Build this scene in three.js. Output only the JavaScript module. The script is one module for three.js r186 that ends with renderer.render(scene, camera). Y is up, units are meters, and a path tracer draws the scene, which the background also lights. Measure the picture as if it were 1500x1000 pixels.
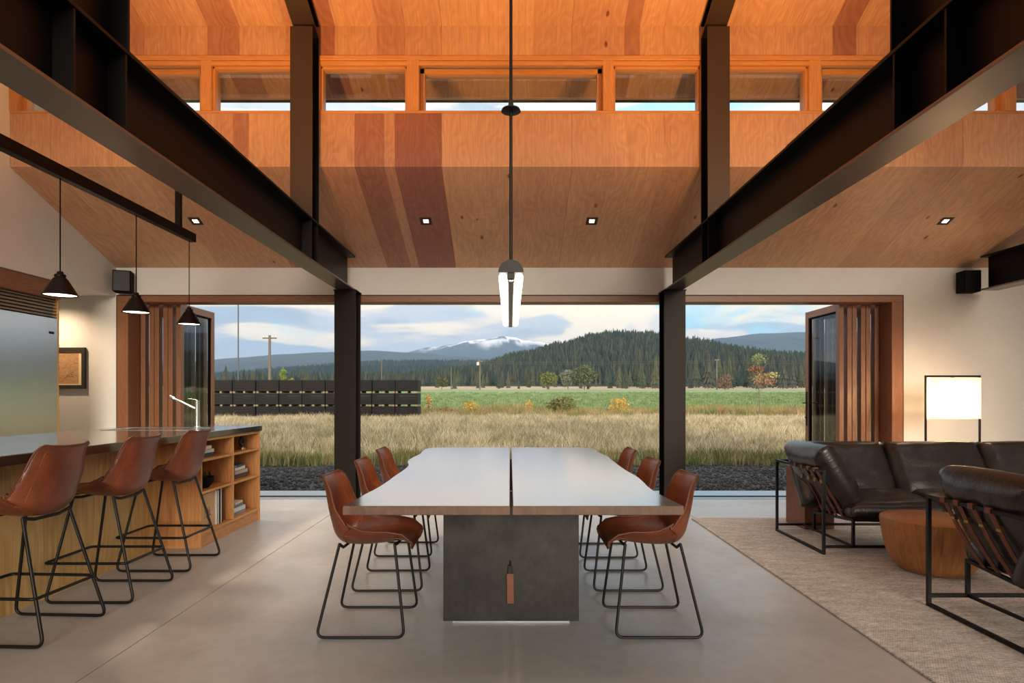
import * as THREE from 'three';
import { RoundedBoxGeometry } from 'three/addons/geometries/RoundedBoxGeometry.js';
import { mergeGeometries, mergeVertices, toCreasedNormals } from 'three/addons/utils/BufferGeometryUtils.js';
import { RectAreaLightUniformsLib } from 'three/addons/lights/RectAreaLightUniformsLib.js';

// ---------------------------------------------------------------- camera, sky, exposure
RectAreaLightUniformsLib.init();
const scene = new THREE.Scene();
const renderer = new THREE.WebGLRenderer();
renderer.toneMapping = THREE.LinearToneMapping;
renderer.toneMappingExposure = 2.3;
renderer.shadowMap.enabled = true;

const FOCAL = 900, EYE = 1.22, CX = 747, CY = 580;             // focal length and vanishing point in pixels of the 1500 x 1000 frame
const camera = new THREE.PerspectiveCamera(2 * Math.atan(500 / FOCAL) * 180 / Math.PI, 1.5, 0.05, 20000);
camera.position.set(0, EYE, 0);
camera.lookAt(0, EYE, -1);
camera.setViewOffset(1500, 1000, 750 - CX, 500 - CY, 1500, 1000);   // shifted lens: verticals stay vertical
scene.add(camera);

const SKY_LEVEL = 2.0;                                             // the sky texture holds half its radiance, so that bright cloud fits in it
const HAZE = 0.00010;
const WARM = new THREE.Color(1.0, 0.74, 0.48);                    // warm white lamps

// low evening sun, veiled by cloud and so broad and soft, behind the viewer
const sun = new THREE.DirectionalLight(new THREE.Color(1.0, 0.84, 0.68), 1.55);
sun.name = 'sun'; sun.position.set(16, 20, 98); sun.target.position.set(0, 0, 0); sun.castShadow = true; sun.shadow.radius = 38;
Object.assign(sun.shadow.camera, { left: -60, right: 60, top: 60, bottom: -60, near: 1, far: 300 }); sun.shadow.mapSize.set(2048, 2048);
scene.add(sun, sun.target);

// ---------------------------------------------------------------- noise
let seedNow = 7;
const rnd = () => { seedNow = (seedNow * 1664525 + 1013904223) >>> 0; return seedNow / 4294967296; };
const reseed = (s) => { seedNow = s >>> 0; };
const rr = (a, b) => a + (b - a) * rnd();
const HASH = new Float32Array(65536);
reseed(99); for (let i = 0; i < 65536; i++) HASH[i] = rnd();
const lat = (x, y) => HASH[((x & 255) << 8) | (y & 255)];
const lerp = (a, b, t) => a + (b - a) * t;
const clamp = (x, a = 0, b = 1) => Math.min(b, Math.max(a, x));
const sstep = (a, b, x) => { const t = clamp((x - a) / (b - a)); return t * t * (3 - 2 * t); };
function vnoise(x, y) {
  const ix = Math.floor(x), iy = Math.floor(y); let fx = x - ix, fy = y - iy;
  fx = fx * fx * (3 - 2 * fx); fy = fy * fy * (3 - 2 * fy);
  return lerp(lerp(lat(ix, iy), lat(ix + 1, iy), fx), lerp(lat(ix, iy + 1), lat(ix + 1, iy + 1), fx), fy);
}
function vnoiseP(x, y, px, py) {                               // periodic
  const ix = Math.floor(x), iy = Math.floor(y); let fx = x - ix, fy = y - iy;
  fx = fx * fx * (3 - 2 * fx); fy = fy * fy * (3 - 2 * fy);
  const m = (a, n) => ((a % n) + n) % n, x0 = m(ix, px), x1 = m(ix + 1, px), y0 = m(iy, py), y1 = m(iy + 1, py);
  return lerp(lerp(lat(x0, y0), lat(x1, y0), fx), lerp(lat(x0, y1), lat(x1, y1), fx), fy);
}
const fbm = (x, y, o = 4) => { let s = 0, a = 0.5, n = 0; for (let i = 0; i < o; i++) { s += a * vnoise(x, y); n += a; a *= 0.5; x = x * 2.03 + 17.1; y = y * 2.03 + 5.7; } return s / n; };
const fbmP = (x, y, px, py, o = 4) => { let s = 0, a = 0.5, n = 0; for (let i = 0; i < o; i++) { s += a * vnoiseP(x, y, px, py); n += a; a *= 0.5; x *= 2; y *= 2; px *= 2; py *= 2; } return s / n; };

// ---------------------------------------------------------------- sky: broken evening cloud, the same kind of cloud all round
{
  const W = 4096, H = 2048, data = new Uint8Array(W * H * 4);
  const enc = (l) => Math.round(255 * clamp(l <= 0.0031308 ? 12.92 * l : 1.055 * Math.pow(l, 1 / 2.4) - 0.055));
  const mix3 = (a, b, t) => [lerp(a[0], b[0], t), lerp(a[1], b[1], t), lerp(a[2], b[2], t)];
  const BLUE = [0.20, 0.33, 0.375], HIGHBLUE = [0.15, 0.26, 0.40], GREY = [0.18, 0.21, 0.245], CREAM = [0.48, 0.405, 0.30], WHITE = [0.275, 0.285, 0.30];
  for (let row = H / 2; row < H; row++) {
    const el = ((row + 0.5) / H - 0.5) * 180;
    for (let col = 0; col < W; col++) {
      let az = ((col + 0.5) / W - 0.5) * 360 + 90; if (az > 180) az -= 360;      // degrees to the right of the view
      const o = (row * W + col) * 4, coarse = Math.abs(az) > 45 || el > 20;          // four pixels share a value where only soft light comes from
      if (coarse && (col & 1)) { data.copyWithin(o, o - 4, o); continue; }
      if (coarse && (row & 1) && row > H / 2 + 1) { data.copyWithin(o, o - W * 4, o - W * 4 + 4); continue; }
      const wrap = Math.min(1, (180 - Math.abs(az)) / 12), s = Math.max(0.25, Math.cos(el * Math.PI / 180));
      const ax = az * s * wrap + 40;
      const up = el + 2.0 * (fbm(ax * 0.11 + 3, el * 0.3, 3) - 0.5);
      const streak = fbm(ax * 0.10 + 11, up * 0.5 + 0.35 * ax * 0.02, 6), billow = fbm(ax * 0.16 + 60, up * 0.42 + 9, 6), lights = fbm(ax * 0.09 + 31, up * 0.75 + 20, 5);
      let c = mix3(BLUE, HIGHBLUE, sstep(8, 60, el));
      // the blue gap lies over the right of the view, the rest is layered grey cloud
      const gap = Math.exp(-Math.pow((az - 14) / 13, 2)) * 0.33 - 0.15;
      const cover = sstep(0.36 + gap, 0.60 + gap, streak * 0.55 + billow * 0.45 + 0.06);
      const tone = mix3(mix3(GREY, WHITE, sstep(0.30, 0.62, billow)), CREAM, 0.9 * sstep(0.45, 0.62, lights));
      c = mix3(c, tone, cover);
      // cumulus heads: one stands right of the middle, others stand round the horizon
      for (const [a0, e0, aw, eh] of [[9.6, 6.6, 5.6, 2.7], [17.5, 5.2, 3.6, 0.9], [-34, 9, 6, 3], [48, 8, 8, 3], [95, 9, 9, 4], [-100, 8, 9, 4], [150, 8, 9, 4], [-150, 9, 9, 4]]) {
        const dx = (az - a0) / aw, dy = (el - e0) / eh; if (Math.abs(dx) > 1.8 || Math.abs(dy) > 1.8) continue;
        const r = Math.sqrt(dx * dx + dy * dy * (dy < 0 ? 0.6 : 1)) + 1.25 * (fbm(az * 0.42 + 5, el * 0.6 + 2, 5) - 0.5);
        const body = sstep(1.0, 0.68, r);
        const lit = mix3(CREAM, WHITE, 0.55 * sstep(0.42, 0.66, fbm(az * 0.35, el * 0.5 + 40, 5)));
        c = mix3(c, lit, body * 0.96);
      }
      const overcast = 0.5 * (1 + 2 * Math.sin(el * Math.PI / 180)); c = c.map((k) => k * overcast);      // the usual overcast sky: the zenith three times the horizon
      data[o] = enc(c[0]); data[o + 1] = enc(c[1]); data[o + 2] = enc(c[2]); data[o + 3] = 255;
    }
  }
  for (let i = 0; i < W * H / 2; i++) { data[i * 4] = 84; data[i * 4 + 1] = 82; data[i * 4 + 2] = 72; data[i * 4 + 3] = 255; }
  const sky = new THREE.DataTexture(data, W, H); sky.colorSpace = THREE.SRGBColorSpace; sky.mapping = THREE.EquirectangularReflectionMapping;
  sky.magFilter = THREE.LinearFilter; sky.needsUpdate = true;
  scene.background = sky; scene.environment = sky; scene.backgroundIntensity = scene.environmentIntensity = SKY_LEVEL;
}
scene.fog = new THREE.FogExp2(new THREE.Color(0.36, 0.62, 1.0), HAZE);

// ---------------------------------------------------------------- textures and materials
function tex(w, h, fn, srgb = true) {
  const d = new Uint8Array(w * h * 4);
  for (let y = 0; y < h; y++) for (let x = 0; x < w; x++) { const c = fn(x / w, y / h, x, y), o = (y * w + x) * 4; d[o] = 255 * clamp(c[0]); d[o + 1] = 255 * clamp(c[1]); d[o + 2] = 255 * clamp(c[2]); d[o + 3] = 255; }
  const t = new THREE.DataTexture(d, w, h); t.wrapS = t.wrapT = THREE.RepeatWrapping; t.magFilter = THREE.LinearFilter; t.minFilter = THREE.LinearMipmapLinearFilter;
  if (srgb) t.colorSpace = THREE.SRGBColorSpace; t.needsUpdate = true; return t;
}
const rep = (t, u, v) => { const c = t.clone(); c.repeat.set(u, v); c.needsUpdate = true; return c; };
const hex = (s) => { const n = parseInt(s.slice(1), 16); return [(n >> 16) / 255, ((n >> 8) & 255) / 255, (n & 255) / 255]; };
const mixc = (a, b, t) => [lerp(a[0], b[0], t), lerp(a[1], b[1], t), lerp(a[2], b[2], t)];
const std = (o) => new THREE.MeshStandardMaterial(o), phy = (o) => new THREE.MeshPhysicalMaterial(o);

// fir plywood: veneer leaves [from, to, darkness] across a sheet, grain and a few knots along it
function plyTexture(leaves, seed, knots, light = '#cfa17a', dark = '#8f5a4a') {
  reseed(seed); const kn = []; for (let i = 0; i < knots; i++) kn.push([rnd(), rnd(), rr(0.006, 0.012)]);
  const L = hex(light), D = hex(dark), off = seed * 3.7;
  return tex(512, 1024, (u, v) => {
    const wob = 0.02 * (fbmP(u * 4, v * 4 + off, 4, 4, 3) - 0.5); let k = 0, n = 0;
    leaves.forEach(([a, b, t], i) => { if (u + wob * 0.25 >= a && u + wob * 0.25 < b) { k = t; n = i; } });
    const bend = fbmP(u * 6 + n * 1.7, v * 5 + off, 6, 5, 3), rings = 0.5 + 0.5 * Math.sin((u * 34 + bend * 26 + n * 9) * 2.1);
    const fine = fbmP(u * 180, v * 14 + off, 180, 14, 2), patch = fbmP(u * 3 + 9, v * 6 + off, 3, 6, 3);
    let c = mixc(L, D, clamp(k * 0.95 + 0.16 * rings * (0.4 + patch) + 0.22 * (patch - 0.5)));
    const s = 0.93 + 0.14 * fine; c = [c[0] * s, c[1] * s, c[2] * s];
    for (const [ku, kv, r] of kn) { const d = Math.hypot((u - ku) / r, (v - kv) / (r * 1.0)); if (d < 1.7) c = mixc(c, hex('#6b3320'), 0.8 * sstep(1.7, 0.7, d)); }
    return c;
  });
}
const PLY = [
  plyTexture([[0, 0.33, 0.25], [0.33, 0.56, 0.78], [0.56, 0.64, 0.35], [0.64, 1, 0.95]], 11, 0),
  plyTexture([[0, 0.55, 0.06], [0.55, 1, 0.14]], 12, 4),
  plyTexture([[0, 0.3, 0.12], [0.3, 0.7, 0.02], [0.7, 1, 0.18]], 13, 1),
  plyTexture([[0, 0.2, 0.1], [0.2, 0.45, 0.55], [0.45, 0.8, 0.12], [0.8, 1, 0.35]], 14, 3),
  plyTexture([[0, 0.18, 0.75], [0.18, 0.5, 0.15], [0.5, 0.72, 0.45], [0.72, 1, 0.2]], 15, 5),
  plyTexture([[0, 0.4, 0.22], [0.4, 0.52, 0.6], [0.52, 1, 0.1]], 16, 2),
].map((t) => std({ map: t, roughness: 0.42, name: 'fir plywood' }));

const woodTexture = (seed, light, dark, scale = 1, streaks = 0.5) => tex(512, 1024, (u, v) => {
  const off = seed * 5.3, bend = fbmP(u * 5, v * 3 + off, 5, 3, 3), r = 0.5 + 0.5 * Math.sin((u * 22 * scale + bend * 20) * 2.4), f = fbmP(u * 160, v * 10 + off, 160, 10, 3), p = fbmP(u * 4, v * 2 + off, 4, 2, 3);
  return mixc(hex(light), hex(dark), clamp(streaks * (0.45 * r + 0.9 * (p - 0.35)) + 0.75 * (f - 0.4)));
});
const T = {
  fir: woodTexture(1, '#c68c5a', '#98602f'), oak: woodTexture(2, '#cfae74', '#a07c44', 0.8, 0.7), walnut: woodTexture(3, '#7c4a32', '#45261a', 0.8), stump: woodTexture(4, '#a8703f', '#744522', 1.2, 0.6),
  tableTop: woodTexture(5, '#6b4e3d', '#4a3428', 0.7, 0.6), frame: woodTexture(6, '#8f5f42', '#6a402a', 1.1), crate: woodTexture(7, '#1a1714', '#0e0c0b', 1.4, 0.7), trim: woodTexture(8, '#cf945a', '#a5693a', 1.2),
  concrete: tex(1024, 1024, (u, v) => { const a = fbmP(u * 5, v * 5, 5, 5, 5), b = fbmP(u * 60, v * 60, 60, 60, 3), s = 0.67 + 0.14 * (a - 0.5) + 0.05 * (b - 0.5); return [s * 0.97, s * 0.98, s * 0.985]; }),
  concreteRough: tex(512, 512, (u, v) => { const a = fbmP(u * 6, v * 6, 6, 6, 5), b = fbmP(u * 50, v * 50, 50, 50, 2), s = 0.40 + 0.22 * (a - 0.5) + 0.05 * (b - 0.5); return [s, s, s]; }, false),
  rug: tex(1024, 1024, (u, v, x, y) => { const a = fbmP(u * 90, v * 240, 90, 240, 2), b = fbmP(u * 12, v * 40, 12, 40, 3), s = 0.74 + 0.30 * (a - 0.5) + 0.20 * (b - 0.5); return [s * 0.97, s * 0.955, s * 0.935]; }),
  rugBump: tex(1024, 1024, (u, v, x, y) => { const k = 0.5 + 0.25 * Math.sin(y * Math.PI / 4) * 1 + 0.25 * Math.sin(x * Math.PI / 5 + (Math.floor(y / 8) % 2) * Math.PI) + 0.35 * (fbmP(u * 128, v * 128, 128, 128, 2) - 0.5); return [k, k, k]; }, false),
  grain: tex(512, 512, (u, v) => { const a = fbmP(u * 70, v * 70, 70, 70, 3), b = fbmP(u * 9, v * 9, 9, 9, 3), k = 0.6 * a + 0.4 * b; return [k, k, k]; }, false),
  leather: tex(512, 512, (u, v) => { const a = fbmP(u * 7, v * 7, 7, 7, 4), b = fbmP(u * 70, v * 70, 70, 70, 2), s = 0.86 + 0.34 * (a - 0.5) + 0.16 * (b - 0.5); return [s, s, s]; }),
  patina: tex(512, 512, (u, v) => { const a = fbmP(u * 5, v * 5, 5, 5, 5), b = fbmP(u * 40, v * 24, 40, 24, 3), s = 0.165 + 0.13 * (a - 0.5) + 0.04 * (b - 0.5); return [s, s * 0.97, s * 0.93]; }),
  patinaRough: tex(256, 256, (u, v) => { const a = fbmP(u * 6, v * 6, 6, 6, 4), s = 0.46 + 0.3 * (a - 0.5); return [s, s, s]; }, false),
  plaster: tex(512, 512, (u, v) => { const a = fbmP(u * 4, v * 4, 4, 4, 4), b = fbmP(u * 90, v * 90, 90, 90, 2), s = 0.875 + 0.03 * (a - 0.5) + 0.02 * (b - 0.5); return [s, s * 0.985, s * 0.965]; }),
  gravel: tex(512, 512, (u, v) => { const a = fbmP(u * 120, v * 120, 120, 120, 2), b = fbmP(u * 6, v * 6, 6, 6, 3), s = 0.16 + 0.18 * (a - 0.5) + 0.06 * (b - 0.5); return [s * 0.98, s, s * 1.03]; }),
  dry: tex(512, 512, (u, v) => { const a = fbmP(u * 40, v * 90, 40, 90, 3), b = fbmP(u * 5, v * 5, 5, 5, 3); return mixc(mixc(hex('#b8a67e'), hex('#8a8360'), a), hex('#cfbf9a'), clamp(b * 1.2 - 0.35)); }),
  green: tex(512, 512, (u, v) => { const a = fbmP(u * 50, v * 160, 50, 160, 3), b = fbmP(u * 4, v * 12, 4, 12, 4); return mixc(mixc(hex('#6f8556'), hex('#8a9a6a'), b), hex('#5e7050'), clamp(a * 1.3 - 0.4)); }),
  pale: tex(256, 256, (u, v) => { const a = fbmP(u * 8, v * 40, 8, 40, 4); return mixc(hex('#b7a07e'), hex('#8e7a62'), a); }),
};
const M = {
  plaster: std({ map: T.plaster, roughness: 0.9 }),
  concrete: std({ map: rep(T.concrete, 0.33, 0.33), roughnessMap: rep(T.concreteRough, 0.45, 0.45), roughness: 1.0, }),
  groove: std({ color: '#3a3733', roughness: 0.9 }),
  steel: std({ color: '#231f1d', metalness: 0.9, roughness: 0.46 }),
  post: std({ color: '#4c3b2d', metalness: 0.6, roughness: 0.46 }),  // lighter brown copy of the steel: warm uplight put into the colour
  flange: std({ color: '#857b72', metalness: 0.9, roughness: 0.36 }),  // paler copy of the steel: light on the undersides put into the colour
  blackMetal: std({ color: '#0f0e0e', metalness: 0.4, roughness: 0.48 }),
  blackPlastic: phy({ color: '#0a0a0a', roughness: 0.8, specularIntensity: 0.3 }),
  firFrame: std({ map: rep(T.frame, 3, 0.6), roughness: 0.4 }),
  trim: std({ map: rep(T.trim, 3, 0.6), roughness: 0.38 }),
  glass: phy({ color: '#eef4f2', transmission: 1, roughness: 0.0, thickness: 0, ior: 1.5 }),
  aluminium: std({ color: '#8d949c', metalness: 0.85, roughness: 0.38 }),
  stainless: phy({ color: '#c9cbca', metalness: 1, roughness: 0.22, anisotropy: 0.75, anisotropyRotation: 0 }),
  counter: phy({ map: rep(T.patina, 0.8, 0.8), color: '#ffffff', roughness: 0.18, ior: 2.0, clearcoat: 0.8, clearcoatRoughness: 0.12 }),
  oak: std({ map: rep(T.oak, 1, 0.45), roughness: 0.5 }),
  fir: std({ map: rep(T.fir, 1.4, 0.6), roughness: 0.45 }),
  shelfEdge: std({ map: rep(T.oak, 2, 0.6), color: '#ffe8cc', roughness: 0.5 }),
  walnut: std({ map: rep(T.walnut, 2, 1), roughness: 0.45 }),
  stump: std({ map: rep(T.stump, 1.6, 1), roughness: 0.5 }),
  tableTop: phy({ map: rep(T.tableTop, 0.9, 0.4), roughness: 0.2, ior: 2.6, clearcoat: 1, clearcoatRoughness: 0.11 }),
  tableEdge: std({ map: rep(T.tableTop, 0.6, 2), roughness: 0.5 }),
  patina: std({ map: rep(T.patina, 1.3, 1.3), roughnessMap: rep(T.patinaRough, 1.2, 1.2), roughness: 1, metalness: 0.6 }),
  cognac: phy({ map: T.leather, color: '#7c3f24', roughness: 0.36, bumpMap: rep(T.grain, 2, 2), bumpScale: 0.0006, clearcoat: 0.15, clearcoatRoughness: 0.35 }),
  cognacDark: std({ color: '#5c2c18', roughness: 0.5 }),
  stitch: std({ color: '#86502f', roughness: 0.7 }),
  blackLeather: phy({ map: T.leather, color: '#1f1b19', roughness: 0.38, bumpMap: rep(T.grain, 1, 1), bumpScale: 0.0025, clearcoat: 0.2, clearcoatRoughness: 0.3 }),
  belt: std({ color: '#6a3620', roughness: 0.5 }),
  brass: std({ color: '#a88a5c', metalness: 0.9, roughness: 0.35 }),
  rug: std({ map: rep(T.rug, 0.8, 0.8), bumpMap: rep(T.rugBump, 0.8, 0.8), bumpScale: 0.006, roughness: 0.95 }),
  soffit: std({ map: PLY[2].map, roughness: 0.6 }),
  darkTrim: std({ color: '#2b2522', roughness: 0.6 }),
  lampGlow: std({ color: '#fff2dd', emissive: new THREE.Color(1.0, 0.80, 0.52), emissiveIntensity: 3.2 }),
  tubeGlow: std({ color: '#fff2dd', emissive: new THREE.Color(1.0, 0.86, 0.66), emissiveIntensity: 3.0 }),
  shade: phy({ color: '#f3e4cb', roughness: 0.95, transmission: 0.55, thickness: 0, emissive: new THREE.Color(1.0, 0.80, 0.55), emissiveIntensity: 0.3, side: THREE.DoubleSide }),
  gravel: std({ map: T.gravel, roughness: 0.95, bumpMap: T.gravel, bumpScale: 0.02 }),
  dry: std({ map: rep(T.dry, 0.2, 0.2), roughness: 1 }),
  green: std({ map: rep(T.green, 0.03, 0.03), roughness: 1 }),
  pale: std({ map: rep(T.pale, 0.02, 0.05), roughness: 1 }),
  crate: std({ map: rep(T.crate, 1, 1), roughness: 0.85 }),
  crateFoot: std({ color: '#8f8168', roughness: 0.9 }),
  pole: std({ color: '#6f675c', roughness: 0.9 }),
  mast: std({ color: '#5c6068', roughness: 0.6, metalness: 0.4 }),
  whitePaper: std({ color: '#d9d5cc', roughness: 0.7 }),
};

// ---------------------------------------------------------------- helpers
const V = (x, y, z) => new THREE.Vector3(x, y, z);
const used = new Map();
function numbered(n) { const k = used.get(n) ?? 0; used.set(n, k + 1); return k ? `${n}_${String(k).padStart(3, '0')}` : n; }
function shade(o) { o.traverse((m) => { if (m.isMesh) { m.castShadow = true; m.receiveShadow = true; } }); }
function thing(name, label, category, pos = [0, 0, 0], turn = 0, group) {
  const g = new THREE.Group(); g.name = numbered(name); g.position.set(...pos); g.rotation.y = turn; g.userData = { label, category }; if (group) g.userData.group = group; scene.add(g); return g;
}
function part(name, geo, mat, parent, pos, label) {
  const m = new THREE.Mesh(geo, mat); m.name = name; if (pos) m.position.set(...pos); if (label) m.userData.label = label; m.castShadow = m.receiveShadow = true; parent.add(m); return m;
}
function solo(name, geo, mat, label, category, pos, group) { const m = part(numbered(name), geo, mat, scene, pos, label); m.userData.category = category; if (group) m.userData.group = group; return m; }
function struct(name, geo, mat, label, pos) { const m = part(numbered(name), geo, mat, scene, pos, label); m.userData.kind = 'structure'; return m; }
function structGroup(name, label) { const g = new THREE.Group(); g.name = numbered(name); g.userData = { kind: 'structure', label }; scene.add(g); return g; }
function copyOf(o, pos, turn, label, group) { const c = o.clone(); c.name = numbered(o.name.replace(/_\d{3}$/, '')); c.userData = { ...o.userData, label: label ?? o.userData.label }; if (group) c.userData.group = group; c.position.set(...pos); c.rotation.set(0, turn, 0); scene.add(c); return c; }
// uv in metres, v along the grain axis
function metric(geo, grain = 'y') {
  const p = geo.attributes.position, n = geo.attributes.normal, uv = new Float32Array(p.count * 2), ax = 'xyz', gi = ax.indexOf(grain), g = (a, i, k) => a.array[i * 3 + k];
  for (let i = 0; i < p.count; i++) {
    const an = [0, 1, 2].map((k) => Math.abs(g(n, i, k))), d = an.indexOf(Math.max(...an)), rest = [0, 1, 2].filter((k) => k !== d), vi = rest.includes(gi) ? gi : rest[1], ui = rest.find((k) => k !== vi);
    uv[i * 2] = g(p, i, ui); uv[i * 2 + 1] = g(p, i, vi);
  }
  geo.setAttribute('uv', new THREE.BufferAttribute(uv, 2)); return geo;
}
const box = (w, h, d, x = 0, y = 0, z = 0, grain = 'y') => metric(new THREE.BoxGeometry(w, h, d).translate(x, y, z), grain);
const rbox = (w, h, d, r, x = 0, y = 0, z = 0, grain = 'y', seg = 2) => metric(new RoundedBoxGeometry(w, h, d, seg, Math.min(r, w / 2.01, h / 2.01, d / 2.01)).translate(x, y, z), grain);
const span = (x0, x1, y0, y1, z0, z1, grain = 'y') => box(x1 - x0, y1 - y0, z1 - z0, (x0 + x1) / 2, (y0 + y1) / 2, (z0 + z1) / 2, grain);
const rspan = (x0, x1, y0, y1, z0, z1, r, grain = 'y') => rbox(x1 - x0, y1 - y0, z1 - z0, r, (x0 + x1) / 2, (y0 + y1) / 2, (z0 + z1) / 2, grain);
const clean = (g) => { const c = g.index ? g.toNonIndexed() : g; for (const k of Object.keys(c.attributes)) if (!['position', 'normal', 'uv'].includes(k)) c.deleteAttribute(k); if (!c.attributes.uv) c.setAttribute('uv', new THREE.BufferAttribute(new Float32Array(c.attributes.position.count * 2), 2)); return c; };
const join = (...gs) => mergeGeometries(gs.flat().map(clean));
const smooth = (g, a = 0.7) => { const c = g.clone(); c.deleteAttribute('normal'); const uv = c.attributes.uv; const m = mergeVertices(c, 1e-5); m.computeVertexNormals(); return a ? toCreasedNormals(m, a) : m; };
function fillet(pts, r, closed = false, n = 5) {                 // a polyline with rounded corners
  const out = [], N = pts.length;
  for (let i = 0; i < N; i++) {
    const p = pts[i]; if (!closed && (i === 0 || i === N - 1)) { out.push(p.clone()); continue; }
    const a = pts[(i + N - 1) % N], b = pts[(i + 1) % N], da = a.clone().sub(p), db = b.clone().sub(p), k = Math.min(r, da.length() * 0.49, db.length() * 0.49);
    const s = p.clone().add(da.normalize().multiplyScalar(k)), e = p.clone().add(db.normalize().multiplyScalar(k));
    for (let j = 0; j <= n; j++) { const t = j / n; out.push(s.clone().multiplyScalar((1 - t) * (1 - t)).add(p.clone().multiplyScalar(2 * t * (1 - t))).add(e.clone().multiplyScalar(t * t))); }
  }
  return out;
}
function rod(pts, r, closed = false, sides = 8) {                // a round bar along points
  const N = pts.length, tan = pts.map((p, i) => (closed ? pts[(i + 1) % N].clone().sub(pts[(i + N - 1) % N]) : pts[Math.min(i + 1, N - 1)].clone().sub(pts[Math.max(i - 1, 0)])).normalize());
  let nrm = Math.abs(tan[0].y) < 0.9 ? V(0, 1, 0) : V(1, 0, 0); nrm.sub(tan[0].clone().multiplyScalar(nrm.dot(tan[0]))).normalize();
  const pos = [], idx = [], rings = closed ? N + 1 : N, first = nrm.clone();
  for (let i = 0; i < rings; i++) {
    const k = i % N, t = tan[k]; if (i && i < N) { nrm.sub(t.clone().multiplyScalar(nrm.dot(t))).normalize(); } const nn = i === N ? first : nrm, b = t.clone().cross(nn);
    for (let j = 0; j < sides; j++) { const a = j / sides * 2 * Math.PI, q = pts[k].clone().addScaledVector(nn, Math.cos(a) * r).addScaledVector(b, Math.sin(a) * r); pos.push(q.x, q.y, q.z); }
  }
  for (let i = 0; i < rings - 1; i++) for (let j = 0; j < sides; j++) { const a = i * sides + j, b = i * sides + (j + 1) % sides, c = a + sides, d = b + sides; idx.push(a, b, c, b, d, c); }
  if (!closed) { for (let j = 1; j < sides - 1; j++) { idx.push(0, j + 1, j); const o = (rings - 1) * sides; idx.push(o, o + j, o + j + 1); } }
  const g = new THREE.BufferGeometry(); g.setAttribute('position', new THREE.Float32BufferAttribute(pos, 3)); g.setIndex(idx); g.computeVertexNormals(); g.setAttribute('uv', new THREE.Float32BufferAttribute(new Float32Array(pos.length / 3 * 2), 2)); return g;
}
const bar = (a, b, w) => { const d = b.clone().sub(a), L = d.length(), g = new THREE.BoxGeometry(w, L, w); const q = new THREE.Quaternion().setFromUnitVectors(V(0, 1, 0), d.normalize()); return metric(g.applyQuaternion(q).translate((a.x + b.x) / 2, (a.y + b.y) / 2, (a.z + b.z) / 2)); };
// a bent sheet with thickness: f(u, v) with u, v in 0..1
function sheet(f, nu, nv, th) {
  const P = [], N = [], e = 1e-3;
  for (let i = 0; i <= nu; i++) for (let j = 0; j <= nv; j++) {
    const u = i / nu, v = j / nv, p = f(u, v), du = f(Math.min(1, u + e), v).sub(f(Math.max(0, u - e), v)), dv = f(u, Math.min(1, v + e)).sub(f(u, Math.max(0, v - e))), n = du.cross(dv).normalize();
    P.push(p); N.push(n);
  }
  const pos = [], uv = [], idx = [], W = nv + 1, add = (k, s, u, v) => { const q = P[k].clone().addScaledVector(N[k], s * th / 2); pos.push(q.x, q.y, q.z); uv.push(u, v); };
  for (const s of [1, -1]) for (let i = 0; i <= nu; i++) for (let j = 0; j <= nv; j++) add(i * W + j, s, i / nu, j / nv);
  const O = (nu + 1) * W;
  for (let i = 0; i < nu; i++) for (let j = 0; j < nv; j++) { const a = i * W + j, b = a + 1, c = a + W, d = c + 1; idx.push(a, c, b, b, c, d, O + a, O + b, O + c, O + b, O + d, O + c); }
  const rim = []; for (let j = 0; j < nv; j++) rim.push(j); for (let i = 0; i < nu; i++) rim.push(i * W + nv); for (let j = nv; j > 0; j--) rim.push(nu * W + j); for (let i = nu; i > 0; i--) rim.push(i * W);
  for (let k = 0; k < rim.length; k++) { const a = rim[k], b = rim[(k + 1) % rim.length]; idx.push(a, b, O + a, b, O + b, O + a); }
  const g = new THREE.BufferGeometry(); g.setAttribute('position', new THREE.Float32BufferAttribute(pos, 3)); g.setAttribute('uv', new THREE.Float32BufferAttribute(uv, 2)); g.setIndex(idx);
  g.computeVertexNormals(); return { geo: g, rim: rim.map((k) => P[k]) };
}
// a stuffed cushion, w across, h along, t thick
function pillow(w, h, t, puff = 0.55, seed = 1) {
  const g = new THREE.BoxGeometry(w, h, t, 22, 18, 8), p = g.attributes.position;
  for (let i = 0; i < p.count; i++) {
    let a = p.getX(i) / w * 2, b = p.getY(i) / h * 2, c = p.getZ(i) / t * 2;
    const fa = 1 - Math.pow(Math.abs(a), 5), fb = 1 - Math.pow(Math.abs(b), 5), thick = (1 - puff) + puff * Math.sqrt(Math.max(0, fa * fb));
    const rim = Math.sqrt(1 - 0.75 * Math.min(1, c * c)), rx = 1 - (1 - rim) * 0.16 * Math.pow(Math.abs(a), 3), ry = 1 - (1 - rim) * 0.16 * Math.pow(Math.abs(b), 3);
    const wr = 0.012 * (fbm(a * 3 + seed * 7.1, b * 3 + seed * 2.3, 3) - 0.5) * 2 * c;
    p.setXYZ(i, a * w / 2 * rx * (1 - 0.03 * b * b), b * h / 2 * ry * (1 - 0.03 * a * a), c * t / 2 * thick + wr);
  }
  metric(g, 'y'); const uv = g.attributes.uv.array.slice(); g.computeVertexNormals(); const m = mergeVertices((() => { const k = g.clone(); k.deleteAttribute('uv'); k.deleteAttribute('normal'); return k; })(), 1e-5); m.computeVertexNormals();
  const mp = m.attributes.position, u2 = new Float32Array(mp.count * 2); for (let i = 0; i < mp.count; i++) { u2[i * 2] = mp.getX(i) * 1.5; u2[i * 2 + 1] = mp.getY(i) * 1.5; } m.setAttribute('uv', new THREE.BufferAttribute(u2, 2));
  return m;
}
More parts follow.
